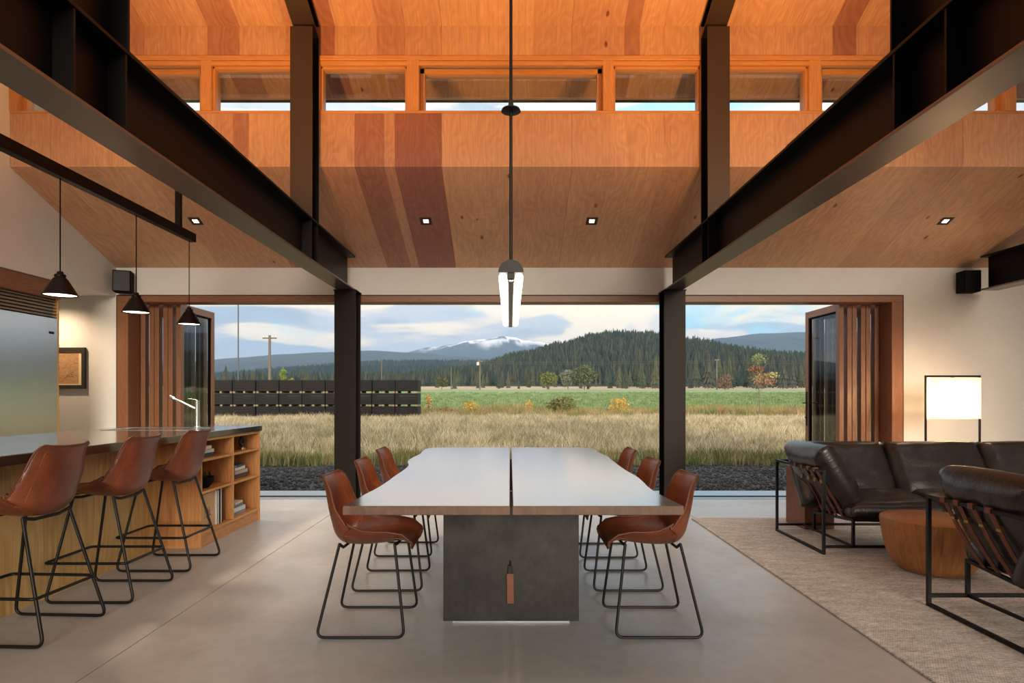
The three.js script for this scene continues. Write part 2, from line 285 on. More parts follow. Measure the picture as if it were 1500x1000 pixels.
const px = (x, d) => (x - CX) * d / FOCAL, py = (y, d) => EYE - (y - CY) * d / FOCAL;     // pixel of the photograph to metres at a known distance

// ---------------------------------------------------------------- the room
const WALL = 7.30, CLER = 5.75, XL = -4.68, XR = 7.6, BACK = -2.6;      // distances in front of the eye (z = -distance)
const EAVE = 2.745, RISE = 0.40, CEIL = (d) => EAVE + RISE * (WALL - d), YC0 = CEIL(CLER), YW0 = 3.885, YW1 = 4.395, YC1 = 4.683, RISE2 = 0.46, RIDGE = 2.7, YR = YC1 + RISE2 * (CLER - RIDGE);
const YS = YR - RISE2 * 0.7, YS2 = YR - RISE2 * 0.6 * 0.7;           // edges of the added ridge skylight
const DOORX = 4.66, HEAD = 2.41;

// floor: concrete slabs with sawn joints
{
  const f = structGroup('floor', 'polished grey concrete floor with sawn joints');
  const z0 = -7.27, z1 = 2.6, xs = [-6.4, -1.85, 1.85, 7.8];
  for (let i = 0; i < 3; i++) part('slab', span(xs[i] + (i ? 0.003 : 0), xs[i + 1] - (i < 2 ? 0.003 : 0), -0.1, 0, z0, z1, 'z'), M.concrete, f);
  part('joint_base', span(-6.4, 7.8, -0.14, -0.101, z0, z1), M.groove, f);
}
// sill of the folding doors
{
  const s = structGroup('trim_1', 'grey metal sill and track of the folding doors');
  part('threshold', rspan(-4.66, 4.66, -0.12, -0.004, -7.96, -7.33, 0.004, 'x'), M.aluminium, s);
  part('track_slot', span(-4.66, 4.66, -0.12, -0.03, -7.33, -7.27, 'x'), M.blackPlastic, s);
  part('track_rail', rspan(-4.66, 4.66, -0.02, 0.006, -7.52, -7.47, 0.003, 'x'), M.blackMetal, s);
  part('threshold_edge', rspan(-4.66, 4.66, -0.13, -0.008, -8.0, -7.962, 0.003, 'x'), M.blackPlastic, s);
}
// eave wall with the wide opening
{
  const w = structGroup('wall_front', 'white plaster wall round the wide door opening');
  part('plaster', join(span(-DOORX, DOORX, HEAD, 3.0, -7.6, -WALL), span(-6.4, -DOORX, -0.1, 3.0, -7.6, -WALL), span(DOORX, XR + 0.2, -0.1, 3.0, -7.6, -WALL)), M.plaster, w);
  const t = structGroup('door_1', 'reddish wooden frame of the folding door opening');
  part('head', rspan(-DOORX, DOORX, 2.335, HEAD, -7.52, -7.285, 0.004, 'x'), M.firFrame, t);
  for (const s of [-1, 1]) part('jamb', rspan(s > 0 ? 4.53 : -DOORX, s > 0 ? DOORX : -4.53, 0.0, 2.335, -7.52, -7.285, 0.004, 'y'), M.firFrame, t);
  part('dark_edge_strip', join(span(-DOORX - 0.012, DOORX + 0.012, HEAD, HEAD + 0.012, -7.31, -7.292), span(-DOORX - 0.014, -DOORX, 0, HEAD, -7.31, -7.292), span(DOORX, DOORX + 0.014, 0, HEAD, -7.31, -7.292)), M.darkTrim, t);  // thin dark strip along the head and jambs
}
// left bulkhead wall, alcove beyond the refrigerator
struct('wall_left', span(XL - 0.15, XL, HEAD, 6.3, -7.6, 2.6), M.plaster, 'white plaster bulkhead wall above the refrigerator');
struct('wall_left', span(XL - 0.15, XL, 0, HEAD, -5.19, 2.6), M.plaster, 'white plaster wall beside the refrigerator');
struct('wall_alcove', join(span(-6.4, -6.25, -0.1, 2.6, -7.6, 2.6), span(-6.3, XL - 0.02, HEAD, HEAD + 0.12, -7.6, 2.6)), M.plaster, 'white plaster walls of the kitchen alcove');
struct('wall_right', span(XR, XR + 0.2, -0.1, 6.3, -7.6, 2.6), M.plaster, 'white plaster wall beyond the sofa');
// unseen rear wall, glazed to full height to add daylight from behind
struct('wall_back', join(span(-6.4, -4.5, -0.1, 6.3, 2.4, 2.6), span(7.4, XR + 0.2, -0.1, 6.3, 2.4, 2.6), span(-4.5, 7.4, 4.35, 6.3, 2.4, 2.6)), M.plaster, 'white plaster wall round the glazed rear wall');
{
  const w = structGroup('window_1', 'unseen glazed rear wall with wooden mullions, sized to add daylight'), n = 7, step = 11.9 / n;
  for (let k = 0; k < n; k++) { const x0 = -4.5 + k * step; if (k) part('mullion', span(x0 - 0.03, x0 + 0.03, 0, 4.35, 2.44, 2.56), M.firFrame, w); part('pane', new THREE.PlaneGeometry(step - 0.06, 4.3).translate(x0 + step / 2, 2.17, 2.5), M.glass, w); }
  part('transom', span(-4.5, 7.4, 2.38, 2.45, 2.44, 2.56, 'x'), M.firFrame, w);
}

// plywood sheets, 1.22 m wide, over the sloping ceilings and the clerestory wall
const sheetX = []; for (let x = -0.64 - 4 * 1.22; x < XR + 0.1; x += 1.22) sheetX.push(x);
function plySheets(parent, a, b, vary, v0 = 0) {                  // a, b: [distance, height] of the lower and the upper edge; the face looks at the room
  const len = Math.hypot(a[0] - b[0], a[1] - b[1]);
  sheetX.forEach((x, i) => {
    const x0 = Math.max(x, XL), x1 = Math.min(x + 1.22, XR); if (x1 - x0 < 0.05) return;
    const g = new THREE.BufferGeometry(), gap = 0.0012, dz = -(a[0] - b[0]), q = [], uv = [], idx = [], n = V(0, -Math.abs(a[0] - b[0]), (b[1] - a[1]) * Math.sign(1)).normalize();
    const A = [[x0 + gap, a], [x1 - gap, a], [x1 - gap, b], [x0 + gap, b]];
    for (const s of [0, 0.018]) for (const [X, e] of A) { q.push(X, e[1] - n.y * s, -e[0] - n.z * s); uv.push((X - x) / 1.22, (v0 + (e === a ? 0 : len)) / 2.44); }
    idx.push(0, 1, 2, 0, 2, 3, 4, 6, 5, 4, 7, 6, 0, 4, 5, 0, 5, 1, 1, 5, 6, 1, 6, 2, 2, 6, 7, 2, 7, 3, 3, 7, 4, 3, 4, 0);
    g.setAttribute('position', new THREE.Float32BufferAttribute(q, 3)); g.setAttribute('uv', new THREE.Float32BufferAttribute(uv, 2)); g.setIndex(idx);
    const f = g.toNonIndexed(); f.computeVertexNormals();
    part('plywood_sheet', f, PLY[vary(i)], parent);
  });
}
const iA = sheetX.findIndex((x) => Math.abs(x + 1.86) < 0.02);   // the sheet with the dark veneer leaves
const low = (i) => (i === iA ? 0 : i === iA + 1 ? 1 : i === iA + 2 ? 2 : i === iA - 1 ? 5 : [1, 2][i % 2]), high = (i) => [3, 4, 1, 5, 2, 4][(i * 5 + 2) % 6];
{
  const c = structGroup('ceiling', 'sloping fir plywood ceiling');
  plySheets(c, [WALL, EAVE], [CLER, YC0], low, 0);
  part('roof_deck', (() => { const s = new THREE.Shape([[WALL + 0.32, EAVE - 0.128 + 0.03], [CLER, YC0 + 0.03], [CLER, YC0 + 0.28], [WALL + 0.32, EAVE + 0.13]].map(([d, y]) => new THREE.Vector2(d, y))); return new THREE.ExtrudeGeometry(s, { depth: XR + 0.2 - XL + 0.15, bevelEnabled: false }).rotateY(Math.PI / 2).translate(XL - 0.15, 0, 0); })(), M.darkTrim, c);
  const u = structGroup('ceiling_upper', 'upper fir plywood ceiling above the clerestory'); 
  plySheets(u, [CLER, YC1], [RIDGE + 0.7, YS], high, 0);
  plySheets(u, [RIDGE - 0.7, YS2], [BACK, YR - RISE2 * (RIDGE - BACK) * 0.6], high, 0);
  part('roof_deck', join(...[[6.5, YC1 - RISE2 * 0.75 + 0.06, RIDGE + 0.7, YS + 0.06], [RIDGE - 0.7, YS2 + 0.06, BACK - 0.4, YR - RISE2 * (RIDGE - BACK + 0.4) * 0.6 + 0.06]].map(([d0, y0, d1, y1]) => { const s = new THREE.Shape([[d0, y0], [d1, y1], [d1, y1 + 0.25], [d0, y0 + 0.25]].map(([d, y]) => new THREE.Vector2(d, y))); return new THREE.ExtrudeGeometry(s, { depth: XR + 0.2 - XL + 0.15, bevelEnabled: false }).rotateY(Math.PI / 2).translate(XL - 0.15, 0, 0); })), M.darkTrim, u);
  // eave soffit seen through the clerestory glass
  const so = structGroup('soffit', 'plywood soffit of the upper eave outside the clerestory');
  plySheets(so, [6.46, YC1 - RISE2 * 0.71], [5.96, YC1 - RISE2 * 0.21], high, 0.3);
  part('fascia', join(span(XL, XR, YC1 - RISE2 * 0.71 - 0.004, YC1 - RISE2 * 0.71 + 0.2, -6.50, -6.462)), M.soffit, so);
  part('gutter', rspan(XL, XR, YC1 - RISE2 * 0.71 + 0.01, YC1 - RISE2 * 0.71 + 0.09, -6.60, -6.51, 0.01, 'x'), M.steel, so);
}
{  // unseen skylight added to light the floor from above
  const k = structGroup('window_added_skylight', 'unseen glazed skylight along the roof ridge, added for daylight'), n = 8, x0 = XL, step = (XR - XL) / n;
  for (let i = 0; i < n; i++) {
    part('pane', new THREE.PlaneGeometry(step - 0.05, 1.42).rotateX(-Math.PI / 2 + Math.atan2(YS2 - YS, 1.4)).translate(x0 + (i + 0.5) * step, (YS + YS2) / 2 + 0.2, -RIDGE), M.glass, k);
    part('glazing_bar', span(x0 + i * step - 0.025, x0 + i * step + 0.025, Math.min(YS, YS2) + 0.1, Math.min(YS, YS2) + 0.24, -RIDGE - 0.7, -RIDGE + 0.7, 'z'), M.steel, k);
  }
  part('kerb', join(span(XL, XR, YS, YS + 0.32, -RIDGE - 0.76, -RIDGE - 0.7), span(XL, XR, YS2, YS2 + 0.32, -RIDGE + 0.7, -RIDGE + 0.76)), M.plaster, k);
}
// clerestory wall with its windows
{
  const w = structGroup('wall_clerestory', 'fir plywood clerestory wall above the lower ceiling');
  plySheets(w, [CLER, YC0], [CLER - 0.0001, YW0], low, 1.63);
  plySheets(w, [CLER, YW1], [CLER - 0.0001, YC1], high, 0);
  part('sill_board', rspan(XL, XR, YW0 - 0.02, YW0 + 0.004, -5.95, -CLER + 0.006, 0.003, 'x'), M.trim, w);
  part('wall_core', join(span(XL, XR, YC0 + 0.02, YW0 - 0.02, -5.95, -CLER - 0.02), span(XL, XR, YW1, YC1, -5.95, -CLER - 0.02)), M.plaster, w);
  const K = CLER / FOCAL, wins = [];
  const bays = [[-3.76, 0], [0, 0], [3.76, 0], [7.52, 0]];
  for (const [cx] of bays) wins.push([cx - 1.775, cx - 0.965, 0], [cx - 0.85, cx + 0.87, 1], [cx + 0.97, cx + 1.785, 0]);
  let n = 2;
  const head = YW1;
  part('head_casing', join(rspan(XL, XR, head - 0.042, head + 0.002, -CLER - 0.005, -CLER + 0.022, 0.004, 'x'), rspan(XL, XR, head - 0.085, head - 0.044, -CLER - 0.03, -CLER + 0.012, 0.004, 'x')), M.trim, w);
  let prev = XL;
  for (const [x0, x1, big] of wins) {
    if (x1 < XL + 0.1 || x0 > XR - 0.1) continue;
    const a = Math.max(x0, XL), b = Math.min(x1, XR);
    if (a - prev > 0.01) part('mullion', rspan(prev, a, YW0, head, -5.93, -CLER + 0.014, 0.004, 'y'), M.trim, w);
    prev = b;
    const g = structGroup('window_' + n++, big ? 'wide clerestory window with a wooden frame' : 'narrow clerestory window with a wooden frame');
    const z = big ? -5.86 : -5.82, t = big ? 0.045 : 0.02;
    part('frame', join(rspan(a, b, head - 0.085 - t, head - 0.08, z - 0.04, z + 0.05, 0.004, 'x'), rspan(a, b, YW0, YW0 + (big ? 0.02 : 0.012), z - 0.04, z + 0.05, 0.004, 'x'), rspan(a, a + t, YW0, head - 0.08, z - 0.04, z + 0.05, 0.004), rspan(b - t, b, YW0, head - 0.08, z - 0.04, z + 0.05, 0.004)), M.trim, g);
    part('pane', new THREE.PlaneGeometry(b - a - 2 * t, head - 0.085 - t - YW0).translate((a + b) / 2, (head - 0.085 - t + YW0) / 2, z), M.glass, g);
  }
  if (XR - prev > 0.01) part('mullion', rspan(prev, XR, YW0, head, -5.93, -CLER + 0.014, 0.004, 'y'), M.trim, w);
}

// ---------------------------------------------------------------- steel frame
const BX = 1.88, BH0 = 2.436, BH1 = 2.83;
function beam(x, d0, d1, label) {
  const g = thing('steel_beam', label, 'beam', [x, 0, 0]);
  part('bottom_flange', rspan(-0.1, 0.1, BH0, BH0 + 0.018, -d1, -d0, 0.003, 'z'), M.flange, g, undefined, 'paler steel bottom flange with light on its underside put into the colour');
  part('top_flange', rspan(-0.1, 0.1, BH1 - 0.018, BH1, -d1, -d0, 0.003, 'z'), M.steel, g);
  part('web', span(-0.007, 0.007, BH0 + 0.018, BH1 - 0.018, -d1, -d0, 'z'), M.steel, g);
  for (const d of [2.52, 2.86, 5.54, 5.72]) for (const s of [-1, 1]) part('stiffener', span(s > 0 ? 0.007 : -0.094, s > 0 ? 0.094 : -0.007, BH0 + 0.018, BH1 - 0.018, -d - 0.006, -d + 0.006), M.steel, g);
  return g;
}
beam(-BX, -2.3, 7.08, 'long dark steel beam between island and dining table');
beam(BX, -2.3, 7.08, 'long dark steel beam between dining table and sofa');
beam(5.52, -2.3, 7.08, 'dark steel beam end beside the wall speaker past the floor lamp');
function column(x, d0, d1, y0, y1, label, hw = 0.1, m = M.steel) {
  const g = thing('steel_column', label, 'column', [x, y0, -(d0 + d1) / 2]), D = (d1 - d0) / 2, h = y1 - y0;
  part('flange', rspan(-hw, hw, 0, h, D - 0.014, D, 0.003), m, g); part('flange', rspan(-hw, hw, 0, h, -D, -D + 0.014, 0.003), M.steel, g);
  part('web', span(-0.006, 0.006, 0, h, -D + 0.014, D - 0.014), M.steel, g);
  return g;
}
for (const s of [-1, 1]) {
  const side = s < 0 ? 'nearer the kitchen island' : 'nearer the sofa';
  const c = column(s * BX, 7.0, 7.24, 0, BH0, `dark steel column in the door opening ${side}`, 0.122);
  part('cap_plate', rspan(-0.13, 0.13, BH0 - 0.014, BH0 - 0.001, -0.13, 0.13, 0.002), M.steel, c);
  column(s * BX, 5.53, 5.73, BH1, 4.55, `steel post with warm light put into its front colour, on the beam before the clerestory ${side}`, 0.1, M.post);
  column(s * BX, 2.50, 2.88, BH1, YS + 0.05, `dark steel post standing on the beam under the ridge ${side}`);
  // rafters under the upper ceiling
  const r = thing('steel_rafter', `sloping steel rafter under the upper ceiling ${side}`, 'rafter', [s * BX, 0, 0]);
  const L = (d) => YC1 - 0.145 + RISE2 * (5.73 - d), pr = (o0, o1, x0, x1) => { const sh = new THREE.Shape([[5.73, L(5.73) + o0], [3.4, L(3.4) + o0], [3.4, L(3.4) + o1], [5.73, L(5.73) + o1]].map(([d, y]) => new THREE.Vector2(d, y))); return new THREE.ExtrudeGeometry(sh, { depth: x1 - x0, bevelEnabled: false }).rotateY(Math.PI / 2).translate(x0, 0, 0); };
  part('bottom_flange', pr(0, 0.014, -0.1, 0.1), M.post, r); part('top_flange', pr(0.125, 0.139, -0.1, 0.1), M.steel, r); part('web', pr(0.014, 0.125, -0.006, 0.006), M.steel, r);  // bottom flange painted as lit, with the lighter brown
}

// ---------------------------------------------------------------- lamps
function addRect(parent, color, intensity, w, h, pos, look) { const l = new THREE.RectAreaLight(color, intensity, w, h); l.name = 'light'; l.position.set(...pos); l.lookAt(look[0], look[1], look[2]); parent.add(l); return l; }
// uplights lying on the beams
for (const [x, d, side] of [[-BX, 3.5, 'island beam, toward the clerestory'], [BX, 3.5, 'sofa-side beam, toward the clerestory']]) {
  const g = thing('linear_uplight', `slim linear uplight lying on the ${side}`, 'uplight', [x, BH1, -d]);
  part('housing', rspan(-0.05, 0.05, 0, 0.05, -0.57, 0.57, 0.004), M.blackMetal, g);
  part('light_strip', span(-0.035, 0.035, 0.0501, 0.053, -0.55, 0.55), M.lampGlow, g);
  const l = new THREE.RectAreaLight(new THREE.Color(1.0, 0.48, 0.14), 250, 0.07, 1.1); l.name = 'uplight'; l.rotation.x = Math.PI / 2; l.position.set(0, 0.058, 0); g.add(l);
}
// square recessed downlights in the lower ceiling
for (const [X, what] of [[-3.32, 'above the kitchen island'], [-0.887, 'on the island side of the linear pendant'], [0.865, 'on the sofa side of the linear pendant'], [4.6, 'above the sofa and floor lamp']]) {
  const d = 6.49, y = CEIL(d), g = thing('recessed_downlight', `small square recessed downlight in the plywood ceiling ${what}`, 'downlight', [X, y, -d]);
  const tilt = Math.atan(RISE), t = new THREE.Group();
  const tr = part('trim_ring', join(rspan(-0.06, 0.06, -0.004, 0.004, 0.03, 0.06, 0.002), rspan(-0.06, 0.06, -0.004, 0.004, -0.06, -0.03, 0.002), rspan(-0.06, -0.03, -0.004, 0.004, -0.03, 0.03, 0.002), rspan(0.03, 0.06, -0.004, 0.004, -0.03, 0.03, 0.002)), M.darkTrim, g); tr.rotation.x = -tilt;
  const le = part('light_lens', new THREE.BoxGeometry(0.05, 0.002, 0.05).translate(0, -0.003, 0), M.lampGlow, g); le.rotation.x = -tilt;
  const s = new THREE.SpotLight(WARM, 4.5, 0, 0.75, 0.7, 2); s.name = 'downlight'; s.position.set(0, -0.02, 0); s.target.position.set(0, -3, 0.2); s.castShadow = true; s.shadow.radius = 1.5; g.add(s); g.add(s.target);
}
{  // unseen lamp added to brighten the alcove wall
  const g = thing('recessed_downlight', 'unseen added downlight in the alcove soffit above the framed print', 'downlight', [-5.35, HEAD, -6.86]);
  part('trim_ring', rspan(-0.055, 0.055, -0.005, 0, -0.05, 0.05, 0.002), M.darkTrim, g); part('light_lens', new THREE.BoxGeometry(0.06, 0.003, 0.06).translate(0, -0.007, 0), M.lampGlow, g);
  const s = new THREE.SpotLight(WARM, 2.2, 0, 1.35, 0.7, 2); s.name = 'added_alcove_light'; s.position.set(0, -0.03, 0); s.target.position.set(0, -2, 0); s.castShadow = true; g.add(s); g.add(s.target);
}
// long pendant over the table
{
  const y = 1.84, d0 = 3.08, d1 = 5.1, R = 0.064, g = thing('linear_pendant', 'long black linear pendant with two glowing tubes hung over the table', 'pendant light', [0.005, y, -(d0 + d1) / 2]);
  const L = (d1 - d0) / 2, half = new THREE.Shape(); half.absarc(0, 0, R, 0, Math.PI, false); half.lineTo(R, 0);
  const hs = new THREE.ExtrudeGeometry(half, { depth: 2 * L, bevelEnabled: false, curveSegments: 18 }).translate(0, 0, -L);
  part('housing', hs, M.blackMetal, g);
  part('spine', rspan(-0.017, 0.017, -0.05, 0, -L + 0.005, L - 0.012, 0.008, 'z'), M.aluminium, g);
  for (const s of [-1, 1]) {
    const tb = part('light_tube', new THREE.CylinderGeometry(0.021, 0.021, 2 * L - 0.03, 18).rotateX(Math.PI / 2).translate(s * 0.041, -0.022, 0), M.tubeGlow, g);
    const l = new THREE.RectAreaLight(WARM, 9, 2 * L - 0.06, 0.042); l.name = 'tube_light'; l.position.set(s * 0.041, -0.0445, 0); l.rotation.set(-Math.PI / 2, 0, Math.PI / 2); g.add(l);
  }
  part('end_block', rspan(-0.018, 0.018, -0.034, 0, L - 0.012, L - 0.002, 0.003), M.blackMetal, g);
  for (const s of [1, -1]) part('rod', new THREE.CylinderGeometry(0.0085, 0.0085, s > 0 ? 3.2 : 2.9, 10).translate(0, (s > 0 ? 3.2 : 2.9) / 2 + R - 0.005, s * (L - 0.03)), M.blackMetal, g);
  part('coupler', new THREE.LatheGeometry([[0, 0.0], [0.05, 0.0], [0.045, 0.012], [0.014, 0.025], [0.012, 0.05], [0, 0.05]].map(([a, b]) => new THREE.Vector2(a, b)), 20).translate(0, 0.82, L - 0.03), M.blackMetal, g);
}
// cone pendants on a rail above the island
{
  const RX = -2.95, rail = thing('pendant_rail', 'black steel rail carrying the cone pendants above the island', 'rail', [RX, 2.65, -4.2]);
  part('rail_bar', rspan(-0.03, 0.03, 0, 0.078, -1.52, 2.6, 0.004, 'z'), M.steel, rail);
  part('hanger', span(-0.022, 0.022, 0.078, 0.63, -1.29, -1.25), M.steel, rail); part('hanger_arm', span(-0.022, 0.022, 0.63, 0.67, -1.58, -1.25), M.steel, rail); part('hanger', span(-0.022, 0.022, 0.078, 3.4, 1.45, 1.49), M.steel, rail);
  const cone = [[0.012, 0.16], [0.016, 0.158], [0.02, 0.15], [0.018, 0.142], [0.03, 0.14], [0.034, 0.13], [0.03, 0.122], [0.045, 0.105], [0.102, 0.004], [0.103, 0], [0.099, 0], [0.098, 0.004], [0.042, 0.1], [0.0, 0.112]].map(([a, b]) => new THREE.Vector2(a, b));
  [[4.03, 'first from the faucet end counting the third'], [4.85, ''], [5.65, '']].forEach(([d], i) => {
    const g = thing('cone_pendant', ['small black cone pendant on the island rail, farthest from the folding doors', 'small black cone pendant, middle one on the island rail', 'small black cone pendant on the island rail, closest to the folding doors'][i], 'pendant light', [RX, 1.878, -d], 0, 'cone pendants over the island');
    part('lamp_shade', new THREE.LatheGeometry(cone, 32), M.steel, g);
    part('cord', new THREE.CylinderGeometry(0.004, 0.004, 0.62, 8).translate(0, 0.16 + 0.306, 0), M.blackPlastic, g);
    part('light_disc', new THREE.CylinderGeometry(0.093, 0.093, 0.004, 28).translate(0, 0.009, 0), M.lampGlow, g);
    const s = new THREE.SpotLight(WARM, 3, 0, 1.15, 0.6, 2); s.name = 'cone_light'; s.position.set(0, -0.01, 0); s.target.position.set(0, -2, 0); s.castShadow = true; s.shadow.radius = 4; g.add(s); g.add(s.target);
  });
}
// floor lamp behind the sofa
{
  const d = 6.6, X = px(1395.5, d), g = thing('floor_lamp', 'floor lamp with a white box shade in a thin black frame behind the sofa', 'floor lamp', [X, 0, -d]);
  const hw = 0.29, top = py(549.5, d);
  for (const s of [-1, 1]) { part('post', span(s * hw - 0.008, s * hw + 0.008, 0, top, -0.008, 0.008), M.blackMetal, g); part('foot', span(s * hw - 0.008, s * hw + 0.008, 0, 0.016, -0.16, 0.16), M.blackMetal, g); }
  part('frame_rail', span(-hw, hw, top - 0.016, top, -0.008, 0.008), M.blackMetal, g);
  const y0 = py(613, d), y1 = py(553, d), w = 0.270, dd = 0.045;
  const sh = (x0, x1, z0, z1) => span(x0, x1, y0, y1, z0, z1);
  part('lamp_shade', join(...[[-w, 0, dd, w, 0, dd], [w, 0, dd, w, 0, -dd], [w, 0, -dd, -w, 0, -dd], [-w, 0, -dd, -w, 0, dd]].map(([x0, , z0, x1, , z1]) => { const q = new THREE.BufferGeometry(); q.setAttribute('position', new THREE.Float32BufferAttribute([x0, y0, z0, x1, y0, z1, x1, y1, z1, x0, y0, z0, x1, y1, z1, x0, y1, z0], 3)); q.computeVertexNormals(); return q; })), M.shade, g);
  part('bulb', new THREE.SphereGeometry(0.04, 16, 12).translate(0, (y0 + y1) / 2, 0), M.lampGlow, g);
  part('socket', new THREE.CylinderGeometry(0.018, 0.018, y1 - (y0 + y1) / 2, 10).translate(0, (y1 + (y0 + y1) / 2) / 2 + 0.02, 0), M.blackMetal, g);
  part('crossbar', span(-hw, hw, y1 + 0.005, y1 + 0.02, -0.006, 0.006), M.blackMetal, g);
  const l = new THREE.PointLight(WARM, 1.3); l.name = 'lamp_light'; l.position.set(0, (y0 + y1) / 2, 0); l.castShadow = true; l.shadow.radius = 2; g.add(l);
}
// wall speakers
for (const [X, d, turn, label] of [[px(181, 7.2), 7.19, 0.35, 'black wall speaker beside the left bulkhead, near the cone pendants'], [px(1418.5, 7.2), 7.19, -0.1, 'black wall speaker beside the steel beam end past the floor lamp']]) {
  const g = thing('wall_speaker', label, 'speaker', [X, py(427.5, 7.15), -d], turn);
  part('cabinet', rspan(-0.095, 0.095, 0, 0.25, -0.09, 0.07, 0.01), M.blackPlastic, g); part('grille', rspan(-0.085, 0.085, 0.01, 0.24, 0.07, 0.076, 0.003), M.blackMetal, g); part('bracket', span(-0.02, 0.02, 0.1, 0.15, -0.115, -0.09), M.blackMetal, g);
}

// ---------------------------------------------------------------- folding doors
{
  const h0 = 0.02, h1 = 2.36, n0 = 7.53, n1 = 8.40;
  function doorPanel(x, label, group, handle) {
    const g = thing('folding_door_panel', label, 'door panel', [x, 0, -(n0 + n1) / 2], 0, group), D = (n1 - n0) / 2, t = 0.028, st = 0.085;
    part('stile', rspan(-t, t, h0, h1, D - st, D, 0.004), M.firFrame, g); part('stile', rspan(-t, t, h0, h1, -D, -D + st, 0.004), M.firFrame, g);
    part('rail', rspan(-t, t, h1 - 0.09, h1, -D + st, D - st, 0.004, 'z'), M.firFrame, g); part('rail', rspan(-t, t, h0, h0 + 0.14, -D + st, D - st, 0.004, 'z'), M.firFrame, g);
    part('gasket', join(span(-0.016, 0.016, h0 + 0.14, h1 - 0.09, D - st - 0.016, D - st), span(-0.016, 0.016, h0 + 0.14, h1 - 0.09, -D + st, -D + st + 0.016), span(-0.016, 0.016, h1 - 0.106, h1 - 0.09, -D + st, D - st)), M.blackPlastic, g);
    part('pane', new THREE.PlaneGeometry(2 * D - 2 * st - 0.03, h1 - 0.106 - h0 - 0.14).rotateY(Math.PI / 2).translate(0, (h0 + 0.14 + h1 - 0.106) / 2, 0), M.glass, g);
    if (handle) { const hp = part('handle_plate', rspan(-t - 0.008, -t, 0.82, 1.28, -D + 0.02, -D + 0.06, 0.003), M.blackMetal, g); part('lever', rod(fillet([V(-t, 1.13, -D + 0.04), V(-t - 0.06, 1.13, -D + 0.04), V(-t - 0.06, 1.13, -D + 0.16)], 0.02), 0.009), M.blackMetal, g); part('lever', rod(fillet([V(t, 1.13, -D + 0.04), V(t + 0.022, 1.13, -D + 0.04), V(t + 0.022, 1.13, -D + 0.16)], 0.02), 0.009), M.blackMetal, g); part('key_cylinder', new THREE.CylinderGeometry(0.012, 0.012, 0.02, 12).rotateZ(Math.PI / 2).translate(-t - 0.01, 0.93, -D + 0.04), M.blackMetal, g); }
    return g;
  }
  for (const s of [-1, 1]) {
    const where = s < 0 ? 'kitchen side' : 'sofa side';
    for (let k = 0; k < 3; k++) for (const o of [0.031, -0.031]) doorPanel(s * (4.53 - k * 0.168 + o), `wood-framed glass door panel, ${['first', 'second', 'third', 'fourth', 'fifth', 'sixth'][k * 2 + (o < 0 ? 1 : 0)]} from the jamb in the folded ${where} stack`, `folded door stack, ${where}`);
    doorPanel(s * 4.065, `outermost wood-framed glass folding door standing open on the ${where}`, undefined, s > 0);
  }
}

